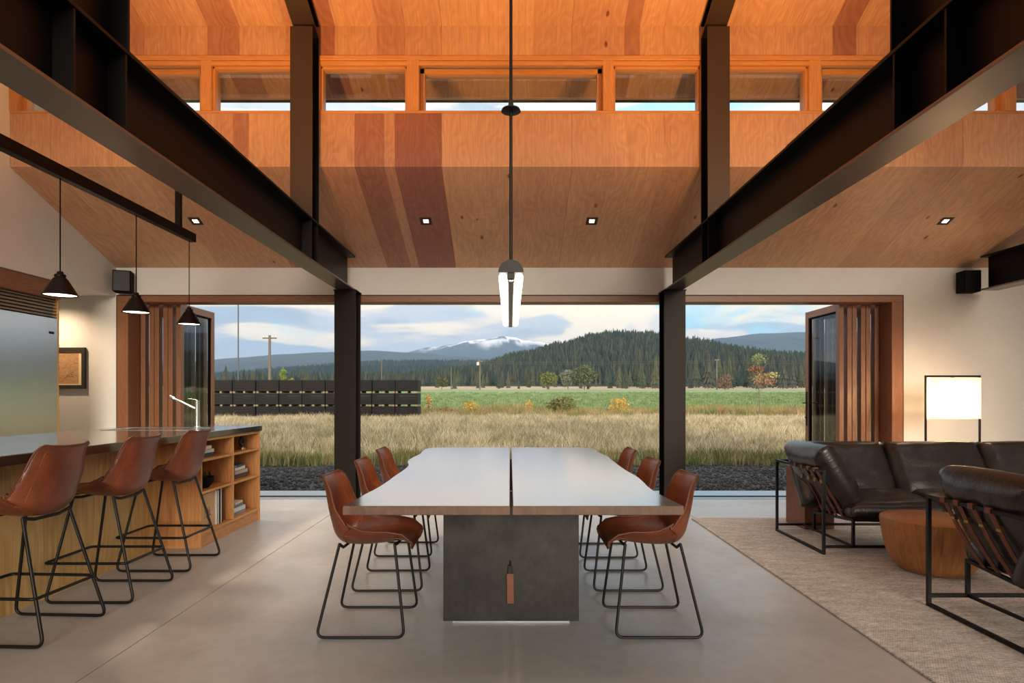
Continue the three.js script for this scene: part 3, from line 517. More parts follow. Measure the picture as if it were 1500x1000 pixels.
// ---------------------------------------------------------------- kitchen
const CT = 0.93, IX1 = -2.46, IX0 = -3.65, ID = 6.1;
{
  const g = thing('kitchen_island', 'long kitchen island with pale plywood panels and a dark stone top', 'island', [-3.05, 0, -4.0]);
  const L = (x) => x + 3.05, Z = (d) => -d + 4.0;
  part('countertop', rspan(L(IX0), L(IX1), CT - 0.052, CT, Z(ID), Z(1.2), 0.004, 'z'), M.counter, g);
  const bodyX = -2.80; let z = 1.25; while (z < 4.93) { const e = Math.min(z + 1.22, 4.93); part('panel', span(L(bodyX) - 0.018, L(bodyX), 0.0, CT - 0.053, Z(e) + 0.001, Z(z) - 0.001, 'y'), M.oak, g); z = e; }
  part('body', span(L(-3.60), L(bodyX) - 0.019, 0.0, CT - 0.053, Z(4.9), Z(1.25)), M.oak, g);
  part('body', span(L(-3.60), L(-2.86), 0.0, CT - 0.053, Z(ID - 0.02), Z(4.9)), M.fir, g);
  // open bookcase in the end of the island
  const b0 = 4.92, b1 = 6.08, X1 = -2.475, X0 = -2.855, t = 0.02, mid = 5.5;
  const b = new THREE.Group(); b.name = 'bookcase'; b.userData.label = 'open fir bookcase built into the end of the island'; g.add(b);
  const bp = (name, x0, x1, y0, y1, d0, d1, gr = 'y', m = M.fir) => part(name, rspan(L(x0), L(x1), y0, y1, Z(d1), Z(d0), 0.0015, gr), m, b);
  bp('side', X0, X1, 0, CT - 0.054, b0, b0 + t); bp('side', X0, X1, 0, CT - 0.054, b1 - t, b1); bp('divider', X0, X1 - 0.004, 0.12, CT - 0.075, mid - t / 2, mid + t / 2);
  for (const y of [0.10, 0.43, 0.69, CT - 0.075]) { bp('shelf', X0, X1 - 0.002, y, y + t, b0 + t, mid - t / 2, 'z'); bp('shelf', X0, X1 - 0.002, y, y + t, mid + t / 2, b1 - t, 'z'); }
  for (const y of [0.10, 0.43, 0.69, CT - 0.075]) bp('edge_band', X1 - 0.002, X1 + 0.001, y, y + t, b0 + t, b1 - t, 'z', M.shelfEdge);
  for (const d of [b0, b1 - t]) bp('edge_band', X1, X1 + 0.002, 0, CT - 0.054, d, d + t, 'y', M.shelfEdge);
  bp('edge_band', X1 - 0.004, X1 + 0.0005, 0.12, CT - 0.075, mid - t / 2, mid + t / 2, 'y', M.shelfEdge);
  bp('plinth', X0, X1 - 0.012, 0, 0.10, b0 + t, b1 - t, 'z'); bp('back', X0 - 0.01, X0, 0, CT - 0.055, b0, b1);
  // faucet and undermount sink
  const f = thing('faucet', 'steel kitchen faucet with an angled spout on the island', 'faucet', [px(289, 5.72), CT, -5.72]);
  part('post', new THREE.CylinderGeometry(0.02, 0.02, 0.25, 20).translate(0, 0.125, 0), M.stainless, f); part('base', new THREE.CylinderGeometry(0.028, 0.03, 0.012, 20).translate(0, 0.006, 0), M.stainless, f);
  part('spout', rod([V(-0.018, 0.17, 0.0), V(-0.1, 0.21, 0), V(-0.235, 0.275, 0)], 0.012, false, 12), M.stainless, f); part('spray_head', rod([V(-0.215, 0.265, 0), V(-0.255, 0.287, 0)], 0.018, false, 12), M.stainless, f); part('lever', rod([V(0, 0.25, 0), V(-0.02, 0.257, 0), V(-0.085, 0.265, 0)], 0.006), M.stainless, f);
  solo('sink_rim', join(rspan(-0.37, 0.37, 0, 0.004, -0.22, -0.205, 0.001), rspan(-0.37, 0.37, 0, 0.004, 0.205, 0.22, 0.001), rspan(-0.37, -0.355, 0, 0.004, -0.205, 0.205, 0.001), rspan(0.355, 0.37, 0, 0.004, -0.205, 0.205, 0.001)), M.stainless, 'thin steel rim of the sink set in the island top', 'sink', [-3.1, CT, -5.42]);
}
// refrigerator with a louvred grille
{
  const FX = -4.72, d0 = 5.5, d1 = 6.42, g = thing('refrigerator', 'tall stainless steel refrigerator with louvred top grille under wooden fascia', 'refrigerator', [FX - 0.3, 0, -(d0 + d1) / 2]), D = (d1 - d0) / 2;
  const doorG = rspan(0.255, 0.3, 0.10, 2.026, -D + 0.008, D, 0.004, 'y');
  part('body', span(-0.3, 0.25, 0, 2.23, -D, D), M.blackPlastic, g);
  const door = part('door', doorG, M.stainless, g); part('latch', rspan(0.3, 0.303, 1.86, 1.885, -D + 0.06, -D + 0.13, 0.001), M.blackMetal, door);
  part('side_trim', rspan(0.25, 0.304, 0, 2.226, -D - 0.006, -D + 0.007, 0.001), M.shelfEdge, g);
  for (let k = 0; k < 6; k++) { const s = part('louvre', rbox(0.006, 0.03, 2 * D - 0.02, 0.002, 0, 0, 0, 'z'), M.stainless, g, [0.285, 2.05 + k * 0.033, 0.004]); s.rotation.z = 0.5; }
  part('fascia', rspan(0.25, 0.318, 2.228, HEAD - 0.002, -D - 0.008, D + 0.28, 0.003, 'z'), M.firFrame, g);
}
// framed print in the alcove
{
  const cv = document.createElement('canvas'); cv.width = 256; cv.height = 320; const c = cv.getContext('2d');
  c.fillStyle = '#b98f66'; c.fillRect(0, 0, 256, 320); reseed(5);
  for (let i = 0; i < 500; i++) { c.strokeStyle = `rgba(${70 + 40 * rnd()},${40 + 30 * rnd()},${25 + 20 * rnd()},${0.1 + 0.3 * rnd()})`; c.lineWidth = 1 + 2 * rnd(); const x = 256 * rnd(), y = 320 * rnd(); c.beginPath(); c.moveTo(x, y); c.quadraticCurveTo(x + rr(-30, 30), y + rr(-30, 30), x + rr(-50, 50), y + rr(-25, 25)); c.stroke(); }
  c.strokeStyle = 'rgba(60,36,24,0.7)'; c.lineWidth = 4; for (const [a, b, e, f] of [[60, 60, 75, 180], [70, 90, 45, 200], [120, 270, 180, 215], [180, 215, 215, 260], [140, 240, 200, 250]]) { c.beginPath(); c.moveTo(a, b); c.lineTo(e, f); c.stroke(); }
  const t = new THREE.CanvasTexture(cv); t.colorSpace = THREE.SRGBColorSpace;
  const x0 = -5.52, x1 = px(127, WALL), y0 = py(569, WALL), y1 = py(509, WALL), g = thing('framed_print', 'sepia print in a dark wooden frame on the alcove wall', 'picture', [(x0 + x1) / 2, (y0 + y1) / 2, -WALL + 0.018]), w = (x1 - x0) / 2, h = (y1 - y0) / 2;
  part('frame', join(rspan(-w, w, h - 0.042, h, -0.016, 0.016, 0.003, 'x'), rspan(-w, w, -h, -h + 0.042, -0.016, 0.016, 0.003, 'x'), rspan(-w, -w + 0.042, -h + 0.042, h - 0.042, -0.016, 0.016, 0.003), rspan(w - 0.042, w, -h + 0.042, h - 0.042, -0.016, 0.016, 0.003)), M.darkTrim, g);
  part('mat_board', span(-w + 0.04, w - 0.04, -h + 0.04, h - 0.04, -0.014, -0.004), std({ color: '#e6cda4', roughness: 0.85 }), g);
  part('print', new THREE.PlaneGeometry(2 * w - 0.17, 2 * h - 0.115).translate(0, 0, -0.0035), std({ map: t, roughness: 0.8 }), g);
}
// things in the bookcase
function book(w, h, t, cover, pos, turn, label, group, front) {      // lying flat: w along the shelf (z), t deep (x), h high
  const g = thing('book', label, 'book', pos, turn, group), m = std({ color: cover, roughness: 0.55 });
  part('cover', join(rspan(-t / 2, t / 2, 0, 0.003, -w / 2, w / 2, 0.001), rspan(-t / 2, t / 2, h - 0.003, h, -w / 2, w / 2, 0.001), rspan(t / 2 - 0.004, t / 2, 0, h, -w / 2, w / 2, 0.001)), m, g);
  part('pages', span(-t / 2 + 0.004, t / 2 - 0.004, 0.003, h - 0.003, -w / 2 + 0.004, w / 2 - 0.004), M.whitePaper, g); return g;
}
{
  const SX = -2.63;
  const flat = (d, y, list, where) => { let yy = y; list.forEach(([w, h, c, name], i) => { book(w, h, 0.19, c, [SX + 0.01 * (i % 2), yy, -d + 0.01 * (i - 1)], 0.05 * (i - 1), `${name} lying flat in the ${where} of the bookcase`, undefined); yy += h; }); };
  flat(5.16, 0.71, [[0.17, 0.035, '#39424a', 'dark slate book'], [0.17, 0.03, '#cfd0ce', 'white paperback'], [0.15, 0.028, '#dddcd8', 'topmost pale book']], 'upper bay nearer the stools');
  flat(5.78, 0.45, [[0.27, 0.045, '#5b4034', 'brown book'], [0.27, 0.035, '#a9a5a0', 'grey book'], [0.24, 0.03, '#e4e2dd', 'white book'], [0.2, 0.022, '#3a4652', 'slim navy book']], 'middle bay nearer the doors');
  flat(5.74, 0.12, [[0.26, 0.03, '#8e9ba3', 'blue-grey book'], [0.25, 0.04, '#c9d4da', 'pale blue book'], [0.22, 0.03, '#5e8087', 'teal book'], [0.2, 0.02, '#d8cdb8', 'cream book']], 'lowest bay nearer the doors');
  // upright books
  const cv = document.createElement('canvas'); cv.width = 200; cv.height = 256; const c = cv.getContext('2d'); c.fillStyle = '#c39f72'; c.fillRect(0, 0, 200, 256); c.strokeStyle = '#46311f'; c.lineCap = 'round';
  for (const [a, b, e, f, w] of [[95, 110, 90, 175, 9], [95, 112, 120, 150, 9], [120, 150, 125, 108, 8], [90, 175, 112, 200, 9], [140, 130, 128, 165, 8], [128, 165, 150, 170, 8], [120, 185, 145, 215, 9], [145, 215, 110, 232, 8], [60, 125, 66, 165, 6], [66, 165, 52, 180, 5]]) { c.lineWidth = w; c.beginPath(); c.moveTo(a, b); c.quadraticCurveTo((a + e) / 2 + 7, (b + f) / 2 - 4, e, f); c.stroke(); }
  const ct = new THREE.CanvasTexture(cv); ct.colorSpace = THREE.SRGBColorSpace;
  const g = thing('book', 'large tan book with dark brush strokes facing out of the bookcase', 'book', [-2.545, 0.121, -5.13]);
  part('pages', span(-0.014, 0.014, 0.003, 0.285, -0.115, 0.115), M.whitePaper, g);
  part('cover', join(span(-0.018, -0.014, 0, 0.288, -0.118, 0.118), span(-0.018, 0.018, 0, 0.288, 0.115, 0.118)), std({ color: '#b08c60', roughness: 0.6 }), g);
  part('front_cover', new THREE.BoxGeometry(0.004, 0.288, 0.236).translate(0.016, 0.144, 0), std({ map: ct, roughness: 0.55 }), g);
  for (const [d, h, w, col, name] of [[5.285, 0.29, 0.025, '#e8e6e0', 'white'], [5.313, 0.295, 0.024, '#23262c', 'black'], [5.34, 0.3, 0.022, '#d7d5d0', 'pale grey'], [5.364, 0.26, 0.02, '#3a2a20', 'dark brown']]) {
    const b = thing('book', `${name} book standing upright beside the large tan book`, 'book', [-2.61, 0.121, -d]), m = std({ color: col, roughness: 0.55 });
    part('cover', join(span(-0.1, 0.1, 0, h, -w / 2, -w / 2 + 0.003), span(-0.1, 0.1, 0, h, w / 2 - 0.003, w / 2), span(0.096, 0.1, 0, h, -w / 2, w / 2)), m, b); part('pages', span(-0.096, 0.096, 0.004, h - 0.004, -w / 2 + 0.003, w / 2 - 0.003), M.whitePaper, b);
  }
  const dk = thing('dark_box', 'black box file standing at the bookcase side behind the tan book', 'box file', [-2.63, 0.121, -4.972]); part('body', rspan(-0.1, 0.1, 0, 0.27, -0.026, 0.026, 0.003), M.blackPlastic, dk);
  const pot = thing('potted_plant', 'small green plant in a dark bowl in the bookcase', 'plant', [-2.6, 0.451, -5.17]);
  part('pot', new THREE.LatheGeometry([[0, 0], [0.06, 0], [0.1, 0.05], [0.105, 0.09], [0.095, 0.09], [0.09, 0.07], [0, 0.07]].map(([a, b]) => new THREE.Vector2(a, b)), 24), M.blackPlastic, pot);
  reseed(21); const lf = std({ color: '#4c5a28', roughness: 0.7, side: THREE.DoubleSide });
  for (let i = 0; i < 26; i++) { const a = rr(0, 6.28), r = rr(0.01, 0.09), l = sheet((u, v) => V((v - 0.5) * 0.026 * Math.sin(Math.PI * (0.08 + 0.9 * u)), 0.06 * u, 0.03 * u * u), 4, 2, 0.0012).geo; const m = part('leaf', l, lf, pot, [Math.cos(a) * r, rr(0.06, 0.1), Math.sin(a) * r]); m.rotation.set(rr(-0.4, 0.9), a, rr(-0.3, 0.3)); }
  const sc = thing('figurine', 'small dark sculpture on the upper shelf of the bookcase', 'figurine', [-2.6, 0.711, -5.72]); sc.scale.setScalar(0.85); sc.position.set(-2.55, 0.711, -5.86);
  part('base', new THREE.CylinderGeometry(0.03, 0.034, 0.02, 16).translate(0, 0.01, 0), M.brass, sc); part('stem', new THREE.CylinderGeometry(0.008, 0.012, 0.05, 10).translate(0, 0.045, 0), M.brass, sc);
  part('ring', new THREE.TorusGeometry(0.045, 0.016, 10, 24).rotateY(Math.PI / 2).translate(0, 0.09, 0.02), M.blackMetal, sc); part('arm', rod([V(0, 0.1, 0.02), V(0, 0.11, -0.05), V(0, 0.1, -0.1)], 0.008), M.blackMetal, sc);
}

// ---------------------------------------------------------------- leather chairs and stools
// seat shell: u from the front lip to the top of the back, v across; x forward
const prof = new THREE.CatmullRomCurve3([V(0.244, 0.438, 0), V(0.232, 0.455, 0), V(0.20, 0.464, 0), V(0.08, 0.449, 0), V(-0.05, 0.440, 0), V(-0.125, 0.452, 0), V(-0.168, 0.50, 0), V(-0.19, 0.58, 0), V(-0.208, 0.68, 0), V(-0.226, 0.765, 0), V(-0.238, 0.795, 0)], false, 'centripetal');
const ease = (pts, u) => { for (let i = 1; i < pts.length; i++) if (u <= pts[i][0]) { const t = (u - pts[i - 1][0]) / (pts[i][0] - pts[i - 1][0]); return lerp(pts[i - 1][1], pts[i][1], t * t * (3 - 2 * t)); } return pts[pts.length - 1][1]; };
function shellPoint(u, v) {
  const s = 2 * v - 1, c = prof.getPoint(u), t = prof.getTangent(u), n = V(t.y, -t.x, 0);                              // n points into the sitter
  const half = ease([[0, 0.150], [0.025, 0.182], [0.08, 0.203], [0.35, 0.222], [0.5, 0.226], [0.7, 0.218], [0.93, 0.178], [1, 0.15]], u), curl = ease([[0, 0.004], [0.12, 0.036], [0.30, 0.085], [0.46, 0.135], [0.62, 0.11], [0.8, 0.06], [1, 0.03]], u);
  const k = Math.pow(Math.abs(s), 2.6), droop = 0.010 * (1 - u) * (1 - u);
  const inward = V(0, 0, 0).addScaledVector(n.y > 0 || n.x !== 0 ? n : V(0, 1, 0), curl * k);
  return V(c.x + inward.x, c.y + inward.y - droop * s * s * 0.3, -half * s * (1 - 0.06 * k));
}
const SHELL = sheet(shellPoint, 40, 22, 0.009);
const seamPts = []; for (let j = 1; j < 20; j++) { const p = shellPoint(0.47, j / 20); seamPts.push(p); }
const chairShellParts = (g, dy, dx) => {
  const s = part('seat_shell', SHELL.geo, M.cognac, g, [dx, dy, 0]);
  part('piping', rod(SHELL.rim.filter((_, i) => i % 2 === 0), 0.0062, true, 6), M.cognacDark, s);
  for (const sd of [0.12, 0.88]) part('seam', rod(Array.from({ length: 20 }, (_, i) => shellPoint(0.05 + 0.9 * i / 19, sd)), 0.0052, false, 5), M.stitch, s);
  part('seam', rod(seamPts, 0.0056, false, 5), M.stitch, s);
};
function makeChair(label, pos, turn) {
  const g = thing('dining_chair', label, 'chair', pos, turn, 'leather dining chairs');
  chairShellParts(g, 0, 0);
  for (const s of [-1, 1]) {
    const zb = s * 0.222, zt = s * 0.178, f = fillet([V(-0.115, 0.470, zt), V(-0.222, 0.008, zb), V(0.222, 0.008, zb), V(0.165, 0.466, zt)], 0.045);
    part('sled_leg', rod(f, 0.0075, false, 8), M.blackMetal, g);
  }
  part('seat_support', rod([V(-0.115, 0.466, -0.178), V(-0.115, 0.434, -0.11), V(-0.115, 0.43, 0), V(-0.115, 0.434, 0.11), V(-0.115, 0.466, 0.178)], 0.0075), M.blackMetal, g);
  part('seat_support', rod([V(0.165, 0.464, -0.178), V(0.165, 0.452, -0.11), V(0.165, 0.45, 0), V(0.165, 0.452, 0.11), V(0.165, 0.464, 0.178)], 0.0075), M.blackMetal, g);
  return g;
}
const chairA = makeChair('brown leather sled-base chair on the island side, at the table end away from the doors', [-0.752, 0, -3.307], 0);
copyOf(chairA, [-0.772, 0, -4.052], 0.02, 'brown leather sled-base chair, middle one on the island side of the table');
copyOf(chairA, [-0.813, 0, -4.88], 0.0, 'brown leather sled-base chair on the island side, at the table end by the doors');
copyOf(chairA, [0.752, 0, -3.307], Math.PI, 'brown leather sled-base chair on the sofa side, at the table end away from the doors');
copyOf(chairA, [0.738, 0, -4.052], Math.PI + 0.015, 'brown leather sled-base chair, middle one on the sofa side of the table');
copyOf(chairA, [0.745, 0, -4.84], Math.PI, 'brown leather sled-base chair on the sofa side, at the table end by the doors');

function makeStool(label, pos, turn) {
  const g = thing('bar_stool', label, 'stool', pos, turn, 'leather stools at the island');
  chairShellParts(g, 0.17, 0.0);
  for (const s of [-1, 1]) {
    const zb = s * 0.215, zt = s * 0.15, f = fillet([V(-0.10, 0.618, zt), V(-0.262, 0.009, zb), V(0.262, 0.009, zb), V(0.14, 0.618, zt)], 0.05);
    part('sled_leg', rod(f, 0.0085, false, 8), M.blackMetal, g);
  }
  part('seat_support', rod([V(-0.10, 0.616, -0.152), V(-0.10, 0.598, -0.08), V(-0.10, 0.598, 0.08), V(-0.10, 0.616, 0.152)], 0.0085), M.blackMetal, g);
  part('seat_support', rod([V(0.14, 0.616, -0.152), V(0.14, 0.606, -0.08), V(0.14, 0.606, 0.08), V(0.14, 0.616, 0.152)], 0.0085), M.blackMetal, g);
  const y = 0.235; part('footrest', rod(fillet([V(-0.208, y, -0.205), V(0.275, y, -0.205), V(0.275, y, 0.205), V(-0.208, y, 0.205)], 0.03, true, 4), 0.0085, true, 8), M.blackMetal, g);
  return g;
}
const stoolA = makeStool('brown leather bar stool at the island, farthest from the bookcase', [-2.50, 0, -3.19], Math.PI - 0.05);
copyOf(stoolA, [-2.468, 0, -3.82], Math.PI, 'brown leather bar stool, middle one at the island');
copyOf(stoolA, [-2.468, 0, -4.472], Math.PI, 'brown leather bar stool at the island, beside the bookcase');

// ---------------------------------------------------------------- dining table
{
  const g = thing('dining_table', 'long live-edge wooden dining table on a dark steel base', 'table', [0, 0, -4.1]);
  const Lp = [[-0.715, 2.63], [-0.70, 2.80], [-0.697, 2.95], [-0.682, 3.14], [-0.678, 3.4], [-0.681, 3.6], [-0.68, 3.9], [-0.69, 4.16], [-0.742, 4.45], [-0.748, 4.7], [-0.735, 5.0], [-0.752, 5.35], [-0.735, 5.55], [-0.66, 5.63]];
  const Rp = [[0.744, 2.63], [0.73, 2.78], [0.72, 2.95], [0.717, 3.14], [0.735, 3.4], [0.745, 3.6], [0.738, 3.9], [0.742, 4.16], [0.752, 4.5], [0.765, 4.86], [0.745, 5.1], [0.755, 5.40], [0.73, 5.55], [0.66, 5.64]];
  for (const [pts, x0] of [[Lp, -0.0], [Rp, 0.012]]) {
    const curve = new THREE.CatmullRomCurve3(pts.map(([x, d]) => V(x, d - 4.1, 0)), false, 'centripetal').getPoints(60), s = new THREE.Shape();
    s.moveTo(x0, 2.63 - 4.1); for (const p of curve) s.lineTo(p.x, p.y); s.lineTo(x0, 5.645 - 4.1); s.closePath();
    const th = 0.04, geo = new THREE.ExtrudeGeometry(s, { depth: th - 0.006, bevelEnabled: true, bevelThickness: 0.003, bevelSize: 0.003, bevelOffset: -0.003, bevelSegments: 2 });
    geo.rotateX(-Math.PI / 2).translate(0, 0.75 - th + 0.003, 0);
    part('tabletop_slab', metric(geo, 'z'), [M.tableTop, M.tableEdge], g);
  }
  const z = (d) => 4.1 - d;
  const fp = part('base_panel', rspan(-0.358, 0.37, 0.012, 0.709, z(3.34), z(3.3), 0.003), M.patina, g); part('base_panel', rspan(-0.358, 0.37, 0.012, 0.709, z(5.0), z(4.96), 0.003), M.patina, g);
  part('stretcher', join(rspan(-0.3, -0.24, 0.6, 0.70, z(4.96), z(3.34), 0.003), rspan(0.25, 0.31, 0.6, 0.70, z(4.96), z(3.34), 0.003)), M.patina, g);
  part('glide', join(span(-0.31, 0.32, 0, 0.013, z(3.335), z(3.307)), span(-0.31, 0.32, 0, 0.013, z(4.995), z(4.965))), M.aluminium, g);
  const tg = thing('leather_strap', 'brown leather strap hanging on the steel table base', 'strap', [0.0, 0.11, -3.296]);
  part('strap', (() => { const s = new THREE.Shape([[-0.014, 0], [0.02, 0.0], [0.018, 0.155], [-0.016, 0.155]].map(([a, b]) => new THREE.Vector2(a, b))); return metric(new THREE.ExtrudeGeometry(s, { depth: 0.01, bevelEnabled: true, bevelSize: 0.002, bevelThickness: 0.002, bevelSegments: 2 }).translate(0, 0.003, 0)); })(), M.belt, tg);
  part('hook', join(rspan(-0.012, 0.012, 0.155, 0.205, 0, 0.008, 0.003), rod([V(0.0, 0.2, 0.005), V(0.004, 0.22, 0.012), V(0.0, 0.225, 0.0)], 0.004)), M.blackMetal, tg);
}

// ---------------------------------------------------------------- seating group
{
  const r = solo('area_rug', metric(new RoundedBoxGeometry(5.5, 0.012, 5.6, 2, 0.005).translate(2.75, 0.006, 2.8), 'z'), M.rug, 'large pale grey woven rug under sofa and armchair', 'rug', [1.80, 0, -6.1]);
}
function makeSeat(label, category, name, W, n, pos, turn) {
  const D = 0.84, H = 0.642, b = 0.02, g = thing(name, label, category, pos, turn);
  const sideX = [0.01, W - 0.01], inner = 0.235, sb = 0.012 + 0.0;
  for (const x of sideX) part('side_frame', join(span(x - b / 2, x + b / 2, 0, H, -b, 0), span(x - b / 2, x + b / 2, 0, H, -D, -D + b), span(x - b / 2, x + b / 2, H - b, H, -D + b, -b), span(x - b / 2, x + b / 2, 0, b, -D + b, -b)), M.blackMetal, g);
  part('front_rail', span(0.02, W - 0.02, 0.05, 0.07, -b, 0), M.blackMetal, g); part('back_rail', join(span(0.02, W - 0.02, 0.05, 0.07, -D, -D + b), span(0.02, W - 0.02, H - b, H, -D, -D + b)), M.blackMetal, g);
  for (const x of [inner, W - inner]) part('seat_leg', join(span(x - 0.01, x + 0.01, 0.05, 0.27, -b, 0), span(x - 0.01, x + 0.01, 0.05, 0.215, -0.62, -0.60), span(x - 0.009, x + 0.009, 0.052, 0.068, -D + b, -b)), M.blackMetal, g);
  part('seat_frame', join(bar(V(inner, 0.262, -0.01), V(inner, 0.21, -0.61), 0.02), bar(V(W - inner, 0.262, -0.01), V(W - inner, 0.21, -0.61), 0.02), bar(V(inner, 0.262, -0.01), V(W - inner, 0.262, -0.01), 0.02), bar(V(inner, 0.21, -0.61), V(W - inner, 0.21, -0.61), 0.02)), M.blackMetal, g);
  // belts of the arms and of the back
  const strap = (a, c, wdir) => { const d = c.clone().sub(a), nn = d.clone().cross(wdir).normalize(); return sheet((u, v) => a.clone().addScaledVector(d, u).addScaledVector(wdir, (v - 0.5) * 0.034).addScaledVector(nn, -0.012 * Math.sin(Math.PI * u)), 8, 1, 0.005).geo; };
  const belt = (a, c, wdir) => {
    const m = part('belt', strap(a, c, wdir), M.belt, g), mid = a.clone().lerp(c, 0.24);
    part('buckle', new THREE.BoxGeometry(0.022, 0.03, 0.03).translate(mid.x, mid.y, mid.z), M.brass, m);
    part('loop', new THREE.BoxGeometry(wdir.z ? 0.03 : 0.036, 0.03, wdir.z ? 0.036 : 0.03).translate(a.x, a.y, a.z), M.belt, m);
  };
  for (const z of [-0.14, -0.24, -0.345, -0.46]) { belt(V(0.01, H - 0.008, z), V(inner, 0.245, z), V(0, 0, 1)); belt(V(W - 0.01, H - 0.008, z), V(W - inner, 0.245, z), V(0, 0, 1)); }
  const cw = (W - 0.16) / n; for (let k = 0; k < n; k++) for (const o of [0.25, 0.5, 0.75]) belt(V(0.08 + cw * (k + o), H - 0.008, -D + 0.01), V(0.08 + cw * (k + o), 0.215, -0.61), V(1, 0, 0));
  // cushions
  const tilt = Math.atan2(inner, 0.40);
  for (const s of [0, 1]) {
    const c = part('arm_cushion', pillow(0.64, 0.58, 0.22, 0.40, 3 + s + n), M.blackLeather, g); c.position.set(s ? W - 0.190 : 0.190, 0.563, -0.385);
    c.rotation.set(0, s ? -Math.PI / 2 : Math.PI / 2, 0, 'YXZ'); c.rotation.order = 'YXZ'; c.rotation.x = -tilt;
    part('piping', rod(fillet([V(-0.30, -0.27, 0.0), V(0.30, -0.27, 0.0), V(0.30, 0.27, 0.0), V(-0.30, 0.27, 0.0)], 0.06, true).map((p) => p.multiplyScalar(1.02)), 0.006, true, 6), M.blackLeather, c);
  }
  const t2 = Math.atan2(0.23, 0.43);
  for (let k = 0; k < n; k++) { const c = part('back_cushion', pillow(cw + 0.01, 0.60, 0.24, 0.45, 11 + k + 5 * n), M.blackLeather, g); c.position.set(0.08 + cw * (k + 0.5), 0.535, -0.655); c.rotation.x = -t2; }
  const sw = (W - 0.44) / n; for (let k = 0; k < n; k++) { const c = part('seat_cushion', pillow(sw + 0.01, 0.62, 0.17, 0.3, 31 + k + 7 * n), M.blackLeather, g); c.position.set(0.22 + sw * (k + 0.5), 0.335, -0.31); c.rotation.x = -Math.PI / 2 + 0.085; }
  return g;
}
makeSeat('long three-seat dark leather sofa on a thin black frame before the floor lamp', 'sofa', 'sofa', 2.65, 3, [2.385, 0.012, -4.68], 0);
makeSeat('dark leather armchair with brown belts on its arm, opposite the sofa', 'armchair', 'armchair', 1.05, 1, [2.405 + 1.05, 0.012, -3.553], Math.PI);
{ // stump table
  const g = thing('stump_table', 'round carved wooden drum coffee table on the rug', 'coffee table', [2.93, 0.012, -4.25]);
  const pts = [[0, 0], [0.17, 0], [0.205, 0.01], [0.25, 0.06], [0.285, 0.13], [0.305, 0.21], [0.318, 0.29], [0.325, 0.345], [0.322, 0.362], [0.312, 0.368], [0, 0.368]].map(([a, b]) => new THREE.Vector2(a, b));
  const geo = new THREE.LatheGeometry(pts, 72), p = geo.attributes.position;
  for (let i = 0; i < p.count; i++) {                                                       // a long drying crack down the side
    const x = p.getX(i), z = p.getZ(i), a = Math.atan2(z, x), r = Math.hypot(x, z), y = p.getY(i); if (r < 0.1) continue;
    const crack = Math.exp(-Math.pow((a - 1.97 - 0.25 * (0.36 - y)) / 0.035, 2)) * 0.02, wob = 0.006 * (fbm(a * 2 + 8, y * 4, 3) - 0.5);
    p.setXYZ(i, x * (1 - (crack - wob) / r), y, z * (1 - (crack - wob) / r));
  }
  const uv = geo.attributes.uv; for (let i = 0; i < p.count; i++) uv.setXY(i, Math.abs(Math.atan2(p.getZ(i), p.getX(i))) * 0.32 + (p.getY(i) > 0.365 ? p.getX(i) : 0), p.getY(i) > 0.365 ? p.getZ(i) : p.getY(i));
  geo.computeVertexNormals(); part('drum', toCreasedNormals(geo, 0.6), M.stump, g);
  const sg = thing('side_table', 'upright walnut block side table behind the sofa arm', 'side table', [2.80, 0.012, -5.745], 0.06);
  part('block', rspan(-0.14, 0.14, 0.0, 0.555, -0.17, 0.17, 0.008), M.walnut, sg);
}

// ---------------------------------------------------------------- outdoors
const ground = (d) => d < 40 ? -0.06 : d < 250 ? lerp(-0.06, 4.0, Math.pow((d - 40) / 210, 1.05)) : lerp(4.0, 6.9, clamp((d - 250) / 110));
function strip(d0, d1, nd, w0, w1, bump = 0, cell = 3) {          // ground between two distances, w metres to either side
  const pos = [], uv = [], idx = [], nx = 40;
  for (let i = 0; i <= nd; i++) for (let j = 0; j <= nx; j++) { const d = lerp(d0, d1, i / nd), w = lerp(w0, w1, i / nd), x = lerp(-w, w, j / nx), y = ground(d) + bump * (fbm(x / cell + 50, d / cell + 9, 3) - 0.5); pos.push(x, y, -d); uv.push(x, d); }
  for (let i = 0; i < nd; i++) for (let j = 0; j < nx; j++) { const a = i * (nx + 1) + j, b = a + 1, c = a + nx + 1; idx.push(a, b, c, b, c + 1, c); }
  const g = new THREE.BufferGeometry(); g.setAttribute('position', new THREE.Float32BufferAttribute(pos, 3)); g.setAttribute('uv', new THREE.Float32BufferAttribute(uv, 2)); g.setIndex(idx); g.computeVertexNormals(); return g;
}
struct('gravel_yard', strip(7.9, 11.9, 4, 60, 60, 0.02, 1), M.gravel, 'dark gravel strip along the open doors');
struct('yard_behind', new THREE.PlaneGeometry(120, 80).rotateX(-Math.PI / 2).translate(0, -0.13, 40 + 2.6), M.gravel, 'gravel yard behind the house');
struct('yard_side', join(new THREE.PlaneGeometry(52, 14).rotateX(-Math.PI / 2).translate(-32.5, -0.13, -2.2), new THREE.PlaneGeometry(52, 14).rotateX(-Math.PI / 2).translate(33.8, -0.13, -2.2)), M.gravel, 'gravel yard beside the house');
struct('meadow', strip(11.5, 42, 20, 60, 80, 0.12, 2), M.dry, 'dry meadow beyond the gravel');
struct('green_field', strip(40, 236, 30, 90, 420, 0.1, 6), M.green, 'flat green crop field');
struct('far_stubble', strip(234, 420, 12, 420, 760, 0.2, 20), M.pale, 'pale stubble and track beyond the green field');

